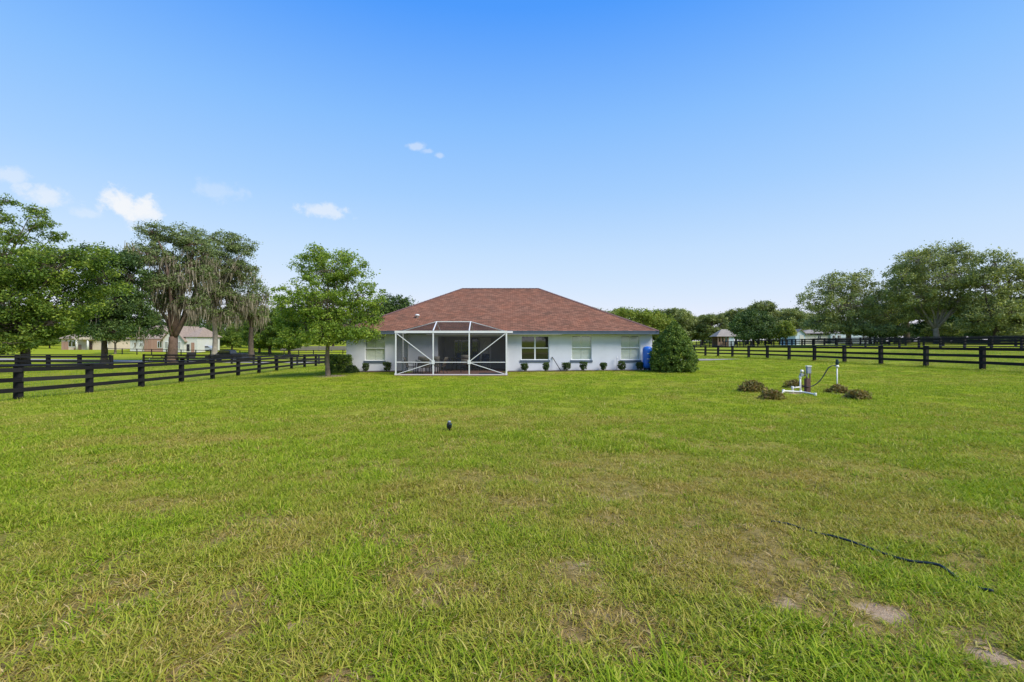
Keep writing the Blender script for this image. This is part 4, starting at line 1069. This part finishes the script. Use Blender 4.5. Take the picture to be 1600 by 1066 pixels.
fence('board_fence', 'second black board fence running behind the far paddock fence', [(62 + .06 * n, 56 + 3.2 * n) for n in range(-2, 27)], FB, rails=(1.14, .8, .46), seed=8, side=1)
fence('board_fence', 'distant black cross fence below the far woodland', [(22 + 3.2 * n, 128 + .2 * n) for n in range(0, 11)], FB, rails=(1.15, .75, .35), cap=False, seed=9, side=-1)
fence('plank_fence', 'weathered grey plank fence at the back of the pasture', [(-62 + 3.4 * n, 122) for n in range(0, 15)], MATS['grey_board'], rails=(1.25, .95, .65, .35), cap=False, bw=.26, seed=10, side=-1)

# ------------------------------------------------------------------ far houses


def place(name, loc, label, cat): return empty(name, loc, label, cat)


def hip(mb, x0, x1, y0, y1, z, h, ov=.5):
    x0 -= ov; x1 += ov; y0 -= ov; y1 += ov; d = (y1 - y0) / 2; ym = (y0 + y1) / 2; a = min(d, (x1 - x0) / 2 - .2)
    A, B, C, D = (x0, y0, z), (x1, y0, z), (x1, y1, z), (x0, y1, z); E, Fp = (x0 + a, ym, z + h), (x1 - a, ym, z + h)
    mb.face([A, B, Fp, E]).face([B, C, Fp]).face([C, D, E, Fp]).face([D, A, E]).face([D, C, B, A])


def gable(mb, x0, x1, y0, y1, z, h, ov=.4):
    """gable facing the viewer: ridge runs along y"""
    xm = (x0 + x1) / 2; s = h / (xm - x0); zz = z - ov * s
    for (a, b) in ((x0 - ov, xm), (x1 + ov, xm)):
        mb.face([(a, y0 - ov, zz), (a, y1, zz), (b, y1, z + h), (b, y0 - ov, z + h)]); mb.face([(a, y0 - ov, zz - .15), (b, y0 - ov, z + h - .15), (b, y1, z + h - .15), (a, y1, zz - .15)])
        mb.face([(a, y0 - ov, zz - .15), (a, y0 - ov, zz), (b, y0 - ov, z + h), (b, y0 - ov, z + h - .15)])


def wwin(parent, x0, x1, z0, z1, y, frame='white_frame'):
    w = MB().box(x0 - .12, x1 + .12, y - .06, y - .003, z0 - .12, z1 + .12).build('window', MATS[frame], parent)
    MB().box(x0, x1, y - .09, y - .065, z0, z1).build('pane', MATS['pane_dark'], w)
    MB().box((x0 + x1) / 2 - .04, (x0 + x1) / 2 + .04, y - .11, y - .092, z0, z1).build('muntin', MATS[frame], w)


def left_house():
    Zh = 122.0; s = Zh / F
    x0 = X_at(96, Zh); bz = g(X_at(140, Zh), Zh)
    o = place('tan_house', (x0, Zh, bz), 'long tan house with brick panels, white columns and brown roof', 'house')
    def q(x): return (x - 96) * s
    MB().box(0, q(176), 0, 10, -.3, 3.0).build('wall', MATS['tan_wall'], o)
    MB().box(q(97), q(107), -.12, -.004, -.2, 2.2).build('brick_panel', MATS['far_brick'], o); MB().box(q(118), q(127), -.12, -.004, -.2, 1.4).build('brick_panel', MATS['far_brick'], o)
    mb = MB(); hip(mb, 0, q(176), 0, 10, 3.0, 3.2, .6); mb.build('roof', MATS['far_roof'], o)
    MB().box(q(127.5), q(151), -2.0, -.13, 2.75, 3.3).build('porch_beam', MATS['tan_wall'], o)
    for c in (129.5, 146.5): MB().tube([(q(c), -1.7, -.1), (q(c), -1.7, 2.75)], [.26, .2], 12).build('column', MATS['white_wall'], o, True)
    d = MB().box(q(139.5), q(144.5), -.06, -.003, -.05, 2.3).build('door', MATS['door_brown'], o); MB().box(q(143.6), q(144), -.12, -.064, 1.0, 1.15).build('handle', MATS['brass'], d)
    wwin(o, q(107.5), q(118), .9, 2.3, 0); wwin(o, q(164), q(168), .8, 2.2, 0)
    MB().box(q(118), q(118.6), -.5, -.13, -.05, .5).build('planter_box', MATS['far_brick'], o)
left_house()


def brick_house():
    Zh = 112.0; s = Zh / F; x0 = X_at(200, Zh); bz = g(X_at(255, Zh), Zh) + .25
    o = place('gabled_house', (x0, Zh, bz), 'white and brick house with gabled brown roof behind the live oak', 'house')
    def q(x): return (x - 200) * s
    MB().box(q(200), q(224), .6, 9, -.5, 2.6).build('garage_wall', MATS['white_wall'], o)
    MB().box(q(224), q(254.5), .2, 9, -.5, 2.9).build('brick_wall', MATS['far_brick'], o)
    wwin(o, q(246), q(252), .8, 2.3, .2)
    mb = MB(); mb.box(q(254.6), q(288), 0, 9, -.5, 2.9); xm = (q(254.6) + q(288)) / 2; mb.face([(q(254.6), .01, 2.9), (q(288), .01, 2.9), (xm, .01, 6.1)])
    mb.build('gable_wall', MATS['white_wall'], o)
    MB().box(q(288.1), q(306.5), .4, 9, -.5, 3.4).build('side_wall', MATS['white_wall'], o)
    mb = MB(); gable(mb, q(254.6), q(288), 0, 9, 2.9, 3.3, .5); mb.build('gable_roof', MATS['far_roof'], o)
    mb = MB(); hip(mb, q(200), q(256), .5, 9.3, 2.95, 3.9, .4); mb.build('roof', MATS['far_roof'], o)
    mb = MB(); hip(mb, q(286), q(306.5), .5, 9.3, 3.42, 2.5, .4); mb.build('side_roof', MATS['far_roof'], o)
    wwin(o, q(279.5), q(282), .6, 2.2, 0); wwin(o, q(259), q(262), .6, 2.2, 0)
    d = MB().box(q(290), q(294.5), .34, .396, -.1, 1.6).build('door', MATS['chair_frame'], o); MB().box(q(293.6), q(294), .28, .335, .7, .85).build('handle', MATS['brass'], d)
    MB().box(q(297), q(302), .32, .396, -.5, 2.0).build('brick_pier', MATS['far_brick'], o)
    wwin(o, q(216), q(220), 1.2, 1.9, .6)
brick_house()


def blue_house():
    Zh = 125.0; s = Zh / F; x0 = X_at(1243, Zh); bz = g(X_at(1300, Zh), Zh)
    o = place('pale_blue_house', (x0, Zh, bz), 'pale blue house with white windows half hidden under the rounded oak', 'house')
    def q(x): return (x - 1243) * s
    zt = CH - (521 - HY) * s - bz
    MB().box(0, q(1258), 0, 7, -.5, zt).build('wall', MATS['blue_wall'], o); mb = MB(); gable(mb, 0, q(1258), 0, 7, zt, 1.2, .4); mb.build('roof', MATS['grey_roof'], o)
    mb = MB(); mb.face([(0, -.002, zt), (q(1258), -.002, zt), (q(1250.5), -.002, zt + 1.2)]); mb.build('gable_wall', MATS['blue_wall'], o)
    MB().box(q(1249.5), q(1256), -.06, -.003, -.1, zt - .4).build('garage_door', MATS['white_wall'], o)
    MB().box(q(1258.1), q(1300), 1, 8, -.5, zt - .4).build('wing_wall', MATS['white_wall'], o); MB().box(q(1300.1), q(1368), .5, 8, -.5, zt).build('main_wall', MATS['blue_wall'], o)
    mb = MB(); hip(mb, q(1258.5), q(1368), .8, 8, zt, 1.1, .5); mb.build('main_roof', MATS['grey_roof'], o)
    for c in (1284, 1305, 1313, 1352, 1359): wwin(o, q(c - 2), q(c + 2), zt * .38, zt - .55, .5 if c > 1300 else 1.0)
blue_house()


def barn():
    Zh = 118.0; s = Zh / F; x0 = X_at(1121, Zh); bz = g(X_at(1130, Zh), Zh)
    o = place('barn', (x0, Zh, bz), 'small open wooden barn with grey roof beside the round dark tree', 'barn')
    def q(x): return (x - 1121) * s
    zt = CH - (526 - HY) * s - bz
    for c in (1121.5, 1126, 1131, 1137): MB().box(q(c), q(c) + .3, 0, .3, -.3, zt).build('post', MATS['brown_wood_wall'], o)
    MB().box(q(1121.5), q(1150), 3.3, 3.5, -.3, zt).build('back_wall', MATS['brown_wood_wall'], o); MB().box(q(1121.6), q(1137), .05, .2, -.3, 1.2).build('board_wall', MATS['brown_wood_wall'], o)
    MB().box(q(1138), q(1147), .05, 3.2, -.3, zt - .05).build('white_wall', MATS['blue_wall'], o)
    mb = MB(); hip(mb, q(1121), q(1152), 0, 3.6, zt + .02, 1.9, .4); mb.build('roof', MATS['grey_roof'], o)
barn()

# ------------------------------------------------------------------ vehicles


def extrude(mb, prof, x0, x1):
    """side profile (y, z) extruded along x"""
    n = len(prof); i = len(mb.v); mb.v += [(x0, a, b) for a, b in prof] + [(x1, a, b) for a, b in prof]
    mb.f.append(tuple(i + k for k in range(n))); mb.f.append(tuple(i + n + k for k in reversed(range(n))))
    for k in range(n): mb.f.append((i + k, i + n + k, i + n + (k + 1) % n, i + (k + 1) % n))


def wheel(parent, x, y, r=.4, w=.26):
    t = MB().tube([(x - w / 2, y, r), (x - w / 2 + .04, y, r), (x + w / 2 - .04, y, r), (x + w / 2, y, r)], [r * .86, r, r, r * .86], 18).build('wheel', MATS['tyre'], parent, True)
    s = 1 if x > 0 else -1
    MB().tube([(x + s * (w / 2 - .02), y, r), (x + s * (w / 2 + .015), y, r)], [r * .6, r * .52], 14).build('rim', MATS['chrome'], t, True)


def truck():
    Z = 71.8; x = X_at(355, Z); z = g(x, Z) + .06
    T = empty('pickup_truck', (x, Z, z), 'black crew-cab pickup truck parked on the gravel road', 'truck', None, math.pi / 2)
    # local: +y is the nose (turned to face left)
    body = MB(); extrude(body, [(2.85, .5), (2.9, .8), (2.8, 1.02), (1.35, 1.15), (-.9, 1.15), (-.95, 1.15), (-2.85, 1.15), (-2.9, .6), (-2.8, .48)], -.96, .96)
    body.build('body', MATS['truck_paint'], T, bevel=.05)
    cabin = MB(); p = [(1.4, 1.16), (.75, 1.78), (.4, 1.88), (-.7, 1.88), (-.95, 1.78), (-1.05, 1.16)]; extrude(cabin, p, -.84, .84); cabin.build('cab', MATS['truck_paint'], T, bevel=.05)
    for s in (-1, 1):
        mb = MB(); mb.face([(s * .852, 1.15, 1.22), (s * .852, .15, 1.22), (s * .852, .15, 1.76), (s * .852, .68, 1.76)]); mb.build('side_window', MATS['pane_dark'], T)
        mb = MB(); mb.face([(s * .852, .08, 1.22), (s * .852, -.88, 1.22), (s * .852, -.84, 1.76), (s * .852, .08, 1.76)]); mb.build('side_window', MATS['pane_dark'], T)
        MB().box(s * 1.02 - .1, s * 1.02 + .1, .95, 1.1, 1.2, 1.42).build('mirror', MATS['chrome'], T)
        MB().box(s * .78 - .14, s * .78 + .14, 2.82, 2.9, .78, .95).build('headlight', MATS['chrome'], T)
        for y in (1.85, -1.75): wheel(T, s * .84, y)
    mb = MB(); mb.face([(-.76, 1.37, 1.22), (.76, 1.37, 1.22), (.72, .8, 1.76), (-.72, .8, 1.76)]); mb.build('windshield', MATS['pane_dark'], T)
    MB().box(-.98, .98, 2.86, 3.0, .5, .72).build('bumper', MATS['chrome'], T, bevel=.03)
    MB().box(-.8, .8, -2.75, -1.15, 1.152, 1.35).build('bed_load', MATS['hose_black'], T, bevel=.05)
truck()


def trailer():
    Z = 70.6; x = X_at(272, Z); z = g(x, Z) + .05
    T = empty('utility_trailer', (x, Z, z), 'low black flatbed utility trailer parked on the gravel road', 'trailer', None, math.pi / 2)
    MB().box(-1.0, 1.0, -2.6, 2.6, .55, .66).build('deck', MATS['fence_black'], T)
    for s in (-1, 1):
        MB().box(s * 1.0 - .03, s * 1.0 + .03, -2.6, 2.6, .9, .97).build('side_rail', MATS['fence_black'], T)
        for y in (-2.5, -1.2, 0, 1.2, 2.5): MB().box(s - .03, s + .03, y - .03, y + .03, .661, .9).build('stake', MATS['fence_black'], T)
        for y in (-.45, .45): wheel(T, s * 1.14, y, .33, .2)
        MB().box(s * 1.14 - .13, s * 1.14 + .13, -.95, .95, .69, .74).build('fender', MATS['fence_black'], T)
    MB().bar((-.8, 2.6, .58), (0, 3.9, .55), .09).bar((.8, 2.6, .58), (0, 3.9, .55), .09).build('tongue', MATS['fence_black'], T)
    MB().tube([(0, 3.8, .6), (0, 3.8, .02)], .04, 8).build('jack', MATS['chrome'], T, True)
    MB().box(-.96, .96, -2.66, -2.62, .55, 1.5).build('ramp_gate', MATS['fence_black'], T)
trailer()


def far_car(qx, Z, label):
    x = X_at(qx, Z); z = g(x, Z) + .02
    T = empty('parked_car', (x, Z, z), label, 'car', None, math.pi / 2)
    b_ = MB(); extrude(b_, [(2.3, .35), (2.35, .7), (1.2, .92), (.5, 1.42), (-.9, 1.46), (-1.7, 1.0), (-2.25, .9), (-2.3, .4)], -.88, .88); b_.build('body', MATS['silver_paint'], T, bevel=.08)
    for s in (-1, 1):
        mb = MB(); mb.face([(s * .885, 1.0, .97), (s * .885, -1.4, .99), (s * .885, -.85, 1.38), (s * .885, .5, 1.36)]); mb.build('side_window', MATS['pane_dark'], T)
        for y in (1.45, -1.4): wheel(T, s * .8, y, .33, .22)
far_car(323, 116, 'silver blue car parked by the white gabled house')
# blue tank by the wall
def tank():
    x = 8.66; y = 29.1; z = g(x, y)
    T = empty('pressure_tank', (x, y, z), 'tall blue well pressure tank standing against the house wall', 'tank')
    MB().lathe([(.10, .14), (.24, .17), (.30, .27), (.305, .5), (.305, 1.25), (.29, 1.4), (.22, 1.5), (.1, 1.545), (0, 1.55)], (0, 0, 0), 28).build('shell', MATS['tank_blue'], T, True)
    MB().lathe([(.24, -.05), (.25, .16), (.22, .16)], (0, 0, 0), 20).build('base_ring', MATS['hose_black'], T, True)
    MB().lathe([(.308, .82), (.311, .83), (.311, .85), (.308, .86)], (0, 0, 0), 28).build('seam', MATS['tank_blue'], T, True)
    lb = MB()
    for (z0, z1, a0, a1) in ((1.08, 1.12, -1.9, -1.5), (.74, .78, -1.95, -1.5)):
        n = 6
        for k in range(n):
            u, v = a0 + (a1 - a0) * k / n, a0 + (a1 - a0) * (k + 1) / n
            lb.face([(.3075 * math.cos(u), .3075 * math.sin(u), z0), (.3075 * math.cos(v), .3075 * math.sin(v), z0), (.3075 * math.cos(v), .3075 * math.sin(v), z1), (.3075 * math.cos(u), .3075 * math.sin(u), z1)])
    lb.build('label_strip', MATS['white_frame'], T)
    MB().tube([(0, -.2, .1), (-.1, -.4, .1), (-.1, -.4, -.1)], .02, 8).build('pipe', MATS['brass'], T, True)
tank()
# pole leaning on the wall, standpipe
pl = MB().tube([X for X in (Vector((X_at(877, 28.85), 28.85, g(3.1, 28.85) + .0)), Vector((X_at(864, 29.55), 29.56, .80)))], [.028, .022], 8); pl.tube([(X_at(864, 29.55) - .005, 29.55, .79), (X_at(864, 29.55) - .07, 29.55, .86)], .03, 8)
tag(pl.build('leaning_tool', MATS['chair_frame'], None, True), 'dark long-handled tool leaning on the wall between two windows', 'tool')
x = X_at(964, 29.4); sp = empty('standpipe', (x, 29.4, g(x, 29.4)), 'thin grey garden standpipe with a tap against the house wall', 'standpipe')
MB().tube([(0, 0, -.1), (0, 0, .82)], .016, 8).build('pipe', MATS['grey_box'], sp, True); MB().tube([(0, 0, .84), (0, -.09, .84), (0, -.12, .78)], .022, 8).build('tap', MATS['white_frame'], sp, True); MB().lathe([(.0, .86), (.045, .87), (.045, .89), (0, .9)], (0, 0, 0), 10).build('handle', MATS['white_frame'], sp, True)

# ------------------------------------------------------------------ well, sprinkler, hoses


def well():
    Z = 15.7
    def pt(a, b, z=Z): return px(a, b, z)
    base = Vector((X_at(1262, Z), Z, g(X_at(1262, Z), Z)))
    Wl = empty('well_pump', base, 'well head with brown post, grey control box and white plastic pipes', 'well pump')
    def P(mb, name, m, **kw):
        mb.v = [tuple(Vector(v) - base) for v in mb.v]; return mb.build(name, MATS[m], Wl, **kw)
    a = pt(1258.3, 591.5); b_ = pt(1264.6, 613); P(MB().box(a.x, b_.x, Z - .07, Z + .07, base.z - .2, a.z), 'post', 'wood_brown', bevel=.006)
    a = pt(1266.3, 573.5); P(MB().tube([(a.x, Z + .02, base.z - .2), (a.x, Z + .02, a.z)], .021, 8), 'conduit', 'rust', smooth=True)
    a = pt(1258.8, 572.8); b_ = pt(1264.8, 583.5); bx = P(MB().box(a.x, b_.x, Z - .1, Z, b_.z, a.z), 'control_box', 'grey_box', bevel=.008)
    P(MB().box(a.x - .012, b_.x + .012, Z - .115, Z + .012, a.z + .001, a.z + .03), 'box_lid', 'white_frame')
    P(MB().box(a.x + .05, a.x + .07, Z + .001, Z + .03, b_.z - .19, a.z), 'mounting_rail', 'grey_box')
    mf = MB(); mf.tube([pt(1250.5, 588.5), pt(1253, 586), pt(1257, 585.5), pt(1260, 588), pt(1261, 591.5)], .028, 8); mf.tube([pt(1252, 587), pt(1252, 581.5)], .02, 8); mf.tube([pt(1252, 581.5), pt(1255, 579.5), pt(1257, 583)], .014, 6); mf.tube([pt(1256.5, 586), pt(1256.5, 579)], .016, 8)
    mf.tube([pt(1256.5, 587, Z - .05), pt(1259, 584, Z - .05), pt(1261, 582.5, Z - .04)], .008, 6)
    P(mf, 'manifold', 'brass', smooth=True)
    c = pt(1253, 580, Z - .02); P(MB().tube([c + Vector((0, .02, 0)), c - Vector((0, .03, 0))], .05, 14), 'pressure_gauge', 'pvc', smooth=True)
    c = pt(1252, 586); P(MB().box(c.x - .05, c.x + .05, Z - .05, Z + .03, c.z - .05, c.z + .05), 'valve', 'grey_box', bevel=.01)
    def pipe(pts, r=.024): P(MB().tube([pt(*p) for p in pts], r, 8), 'pipe', 'pvc', smooth=True)
    pipe([(1250.3, 588.5), (1250.4, 604), (1251, 612.2)], .028); pipe([(1250.6, 605), (1238.3, 606.2)]); pipe([(1238.3, 605.5), (1239, 616)], .026)
    pipe([(1221.5, 614.5, 15.3), (1224, 611, 15.5), (1240, 611.8, 15.5), (1254, 612.8, 15.45), (1262, 614, 15.25), (1274, 616.5, 14.85), (1274.3, 619.8, 14.85)], .026)
    for (u, v) in ((1250.3, 589.5), (1238.3, 606), (1224, 611), (1274, 616.5), (1251, 612.4)):
        c = pt(u, v, 14.85 if u > 1270 else 15.5 if v > 610 else Z); P(MB().lathe([(.036, -.05), (.04, -.045), (.04, .045), (.036, .05)], c, 10), 'elbow', 'pvc', smooth=True)
    # riser with sprinkler
    sb = Vector((X_at(1308, Z), Z, g(X_at(1308, Z), Z))); S = empty('sprinkler_riser', sb, 'white sprinkler riser pipe with dark green head fed by a black hose', 'sprinkler')
    top = pt(1308, 572)
    def Q(mb, name, m, **kw):
        mb.v = [tuple(Vector(v) - sb) for v in mb.v]; return mb.build(name, MATS[m], S, **kw)
    Q(MB().tube([(sb.x, Z, sb.z - .15), (top.x, Z, top.z - .02)], .019, 8), 'riser_pipe', 'pvc', smooth=True)
    Q(MB().lathe([(.03, -.06), (.055, -.04), (.06, .0), (.04, .03), (.03, .04)], top, 14), 'collar', 'pvc', smooth=True)
    Q(MB().lathe([(.03, .03), (.05, .06), (.052, .14), (.04, .18), (.045, .2), (.03, .23), (0, .235)], top, 14), 'sprinkler_head', 'sprinkler_green', smooth=True)
    Q(MB().tube([top + Vector((-.02, 0, .11)), top + Vector((.09, -.02, .14))], [.025, .014], 8), 'nozzle', 'hose_black', smooth=True)
    hs = [pt(1251.5, 602), pt(1256, 604.3), pt(1262, 604.8, Z - .1), pt(1267, 604), pt(1274, 601), pt(1281, 595), pt(1286, 588.5), pt(1290.5, 581), pt(1295, 574.5), pt(1300, 571.8), pt(1305, 571.2), pt(1307.5, 572)]
    sm = []
    for k in range(len(hs) - 1):
        p0, p1, p2, p3 = hs[max(k - 1, 0)], hs[k], hs[k + 1], hs[min(k + 2, len(hs) - 1)]
        for u in (0, .33, .66): sm.append(.5 * ((2 * p1) + (p2 - p0) * u + (2 * p0 - 5 * p1 + 4 * p2 - p3) * u * u + (3 * p1 - p0 - 3 * p2 + p3) * u ** 3))
    sm.append(hs[-1]); tag(MB().tube(sm, .017, 8).build('feed_hose', MATS['hose_black'], None, True), 'black hose arching from the well pipes to the sprinkler riser', 'hose')
well()


def ground_pt(qx, qy):
    Z = F * 1.7 / (qy - HY)
    for _ in range(4): Z = F * (CH - g(X_at(qx, Z), Z)) / (qy - HY)
    return Vector((X_at(qx, Z), Z, g(X_at(qx, Z), Z)))

hp_ = [ground_pt(*q) for q in ((1205, 819), (1225, 824), (1262, 832), (1300, 842), (1345, 857), (1380, 868), (1420, 881), (1468, 893), (1500, 908), (1530, 920), (1562, 935))]
hz = []
for k in range(len(hp_) - 1):
    for u in range(6):
        p = hp_[k].lerp(hp_[k + 1], u / 6); i = k * 6 + u
        hz.append(p + Vector((.03 * math.sin(i * .21), .02 * math.sin(i * .33), .027 + .011 * math.sin(i * .31 + 1) + (-.012 if k < 1 else 0))))
tag(MB().tube(hz, .010, 8).build('garden_hose', MATS['hose_green'], None, True), 'dark blue green garden hose lying across the near lawn', 'hose')
sp_ = ground_pt(702, 674); S2 = empty('lawn_sprinkler', sp_, 'small black sprinkler head sticking up out of the open lawn', 'sprinkler')
MB().lathe([(.022, -.1), (.022, .05), (.04, .06), (.05, .09), (.052, .14), (.035, .165), (.02, .175), (0, .178)], (0, 0, 0), 14).build('body', MATS['hose_black'], S2, True)
MB().tube([(0, -.03, .12), (.05, -.07, .15)], [.022, .014], 8).build('nozzle', MATS['sprinkler_green'], S2, True)
MB().lathe([(.03, .172), (.03, .2), (.012, .205), (0, .206)], (0, 0, 0), 10).build('cap', MATS['grey_box'], S2, True)

# ------------------------------------------------------------------ lawn grass


def tuft_mesh(name, nb, spread, lmin, lmax, wid, seed, lean=(20, 75), segs=3, tones=None):
    rr = random.Random(seed); V = []; Fc = []; T = []
    for k in range(nb):
        a = rr.uniform(0, 6.283); r = spread * math.sqrt(rr.random()); bx, by = r * math.cos(a), r * math.sin(a)
        az = rr.uniform(0, 6.283); L = rr.uniform(lmin, lmax); w = wid * rr.uniform(.6, 1.25); th = math.radians(rr.uniform(*lean)); th0 = th * .5
        tint = min(1, max(0, rr.gauss(.48, .22))); 
        if tones: tint = rr.uniform(*tones)
        elif rr.random() < .045: tint = rr.uniform(.85, 1)
        x = z = 0; i0 = len(V); s = Vector((-math.sin(az), math.cos(az), 0)); tw = rr.uniform(-.5, .5); s = (s + Vector((0, 0, tw))).normalized()
        for j in range(segs + 1):
            u = j / segs; ang = th0 + (th * 1.15 - th0) * u; p = Vector((bx + math.cos(az) * x, by + math.sin(az) * x, z - .012)); ww = w * (1 - u ** 1.6) * .5 + .0006
            V += [tuple(p - s * ww), tuple(p + s * ww)]; x += math.sin(ang) * L / segs; z += math.cos(ang) * L / segs
        for j in range(segs): q = i0 + 2 * j; Fc += [q, q + 1, q + 3, q + 2]; T.append(tint)
    me = np_mesh(name, np.array(V), np.array(Fc), 4, MATS['grass'], np.array(T), smooth=False)
    return bpy.data.objects.new(name, me)


def make_grass():
    coll = bpy.data.collections.new('grass_tufts')
    for i in range(5): coll.objects.link(tuft_mesh('a%d_tuft' % i, 15, .055, .03, .10, .0065, 200 + i, (50, 112)))
    for i in range(5): coll.objects.link(tuft_mesh('b%d_patch' % i, 64, .24, .03, .08, .0085, 300 + i, (40, 105), 2))
    for i in range(5): coll.objects.link(tuft_mesh('c%d_straw' % i, 14, .09, .03, .09, .005, 400 + i, (84, 96), 2))
    for i in range(5): coll.objects.link(tuft_mesh('d%d_weed' % i, 13, .05, .025, .06, .02, 500 + i, (60, 100), 2, (.05, .35)))
    rng = np.random.default_rng(77); pts = []
    def ring(r0, r1, dens, kind, sc):
        area = 4 * r1 * r1 * .62
        xm = 1.32; n = int(dens * (2 * xm * r1 + 4) * (r1 - r0 + .8))
        y = r0 + (r1 - r0) * rng.random(n); x = (rng.random(n) * 2 - 1) * (xm * r1 + 2)
        keep = np.abs(x) < (y * xm + 2.0); x, y = x[keep], y[keep]
        pts.append((x, y, np.full(len(x), kind), np.full(len(x), sc)))
    ring(1.2, 5.5, 880, 0, 1.0); ring(5.5, 10, 400, 0, 1.05)
    ring(1.2, 6, 160, 2, 1.0); ring(6, 11, 60, 2, 1.2)
    ring(1.2, 9, 45, 3, 1.0)
    ring(3.5, 10, 26, 1, 1.0); ring(10, 18, 40, 1, 1.05); ring(18, 30, 22, 1, 1.15); ring(30, 55, 8, 1, 1.5)
    for (x0, y0, dx, dy, n) in ((-18.92, 17.44, -.2334, 3.1856, 12), (26.41, 25.54, -.1307, 3.3528, 12)):
        for k in range(-1, n):
            q = 26; ax = rng.normal(size=q) * .14; ay = rng.normal(size=q) * .14
            pts.append((x0 + dx * k + ax, y0 + dy * k + ay, np.zeros(q, int), np.full(q, 2.3)))
        q = 1400; u = rng.random(q) * n; pts.append((x0 + dx * u + rng.normal(size=q) * .08, y0 + dy * u, np.zeros(q, int), np.full(q, 1.7)))
    x = np.concatenate([p[0] for p in pts]); y = np.concatenate([p[1] for p in pts]); kind = np.concatenate([p[2] for p in pts]); sc = np.concatenate([p[3] for p in pts])
    bare = bare_field(x, y); dry = dry_field(x, y)
    cover = fbm(x * 2.3, y * 2.3, 61, 3)
    thin = np.clip((cover - .30) * 4.5, .12, 1) * (1 - .93 * np.clip(bare * 1.15, 0, 1)) * np.clip(1.3 - dry * .75, .3, 1)
    thin = np.where(kind == 3, thin * (fbm(x * .9, y * .9, 131, 3) > .55), thin); dry = np.where(kind == 3, 0, dry)
    thin = np.where(kind == 2, 1 - np.clip(bare * .7, 0, 1), thin); dry = np.where(kind == 2, .95, dry)
    keep = rng.random(len(x)) < thin
    inside = ((x > -10.85) & (x < 9.2) & (y > 28.72) & (y < 43.2)) | ((x > -6.9) & (x < -.2) & (y > 26.28) & (y < 43)) | ((x > 8) & (x < 22.8) & (y > 41.5) & (y < 49.6) & (np.abs(y - 45.5) < 4.2 - np.clip(x - 14, 0, 9) * .43))
    keep &= ~inside
    x, y, kind, sc, dry = x[keep], y[keep], kind[keep], sc[keep], dry[keep]
    m = len(x); z = G(x, y); nearf = np.clip((40 - np.hypot(x, y)) / 30, 0, 1)
    z = z + nearf * ((fbm(x * 1.3, y * 1.3, 3, 3) - .5) * .05 + (fbm(x * 6, y * 6, 9, 2) - .5) * .025)
    lush = fbm(x * .8, y * .8, 71, 3)
    s = sc * (.6 + .65 * rng.random(m)) * (.7 + .6 * lush) * np.where(kind == 2, 1.0, np.clip(1.15 - dry * .5, .6, 1.2))
    idx = (kind * 5 + rng.integers(0, 5, m)).astype(np.int32)
    rot = np.stack([rng.normal(size=m) * .06, rng.normal(size=m) * .06, rng.random(m) * 6.283], 1)
    me = bpy.data.meshes.new('grass'); me.vertices.add(m); me.vertices.foreach_set('co', np.stack([x, y, z], 1).astype(np.float32).ravel())
    def at(nm, typ, key, val): a = me.attributes.new(nm, typ, 'POINT'); a.data.foreach_set(key, np.ascontiguousarray(val).ravel())
    at('dry', 'FLOAT', 'value', np.clip(dry + rng.normal(size=m) * .12, 0, 1).astype(np.float32)); at('scl', 'FLOAT', 'value', s.astype(np.float32)); at('idx', 'INT', 'value', idx); at('rot', 'FLOAT_VECTOR', 'vector', rot.astype(np.float32))
    me.update(); o = bpy.data.objects.new('grass', me); COL.objects.link(o)
    tag(o, 'uneven green and straw coloured lawn grass', 'grass', kind='stuff')
    ng = bpy.data.node_groups.new('grass_instances', 'GeometryNodeTree'); ng.interface.new_socket('Geometry', in_out='INPUT', socket_type='NodeSocketGeometry'); ng.interface.new_socket('Geometry', in_out='OUTPUT', socket_type='NodeSocketGeometry')
    t = NT(ng); gi = t.n('NodeGroupInput'); go = t.n('NodeGroupOutput'); m2p = t.n('GeometryNodeMeshToPoints'); iop = t.n('GeometryNodeInstanceOnPoints'); ci = t.n('GeometryNodeCollectionInfo')
    ci.inputs['Collection'].default_value = coll; ci.inputs['Separate Children'].default_value = True; ci.inputs['Reset Children'].default_value = True
    def na(nm, typ): return t.n('GeometryNodeInputNamedAttribute', data_type=typ, i_0=nm).outputs[0]
    t.l(gi.outputs[0], m2p.inputs[0]); t.l(m2p.outputs[0], iop.inputs['Points']); t.l(ci.outputs[0], iop.inputs['Instance']); iop.inputs['Pick Instance'].default_value = True
    t.l(na('idx', 'INT'), iop.inputs['Instance Index']); t.l(na('scl', 'FLOAT'), iop.inputs['Scale'])
    e2r = t.n('FunctionNodeEulerToRotation'); t.l(na('rot', 'FLOAT_VECTOR'), e2r.inputs[0]); t.l(e2r.outputs[0], iop.inputs['Rotation'])
    t.l(iop.outputs[0], go.inputs[0]); md = o.modifiers.new('grass', 'NODES'); md.node_group = ng
    print('grass tufts', m)
make_grass()
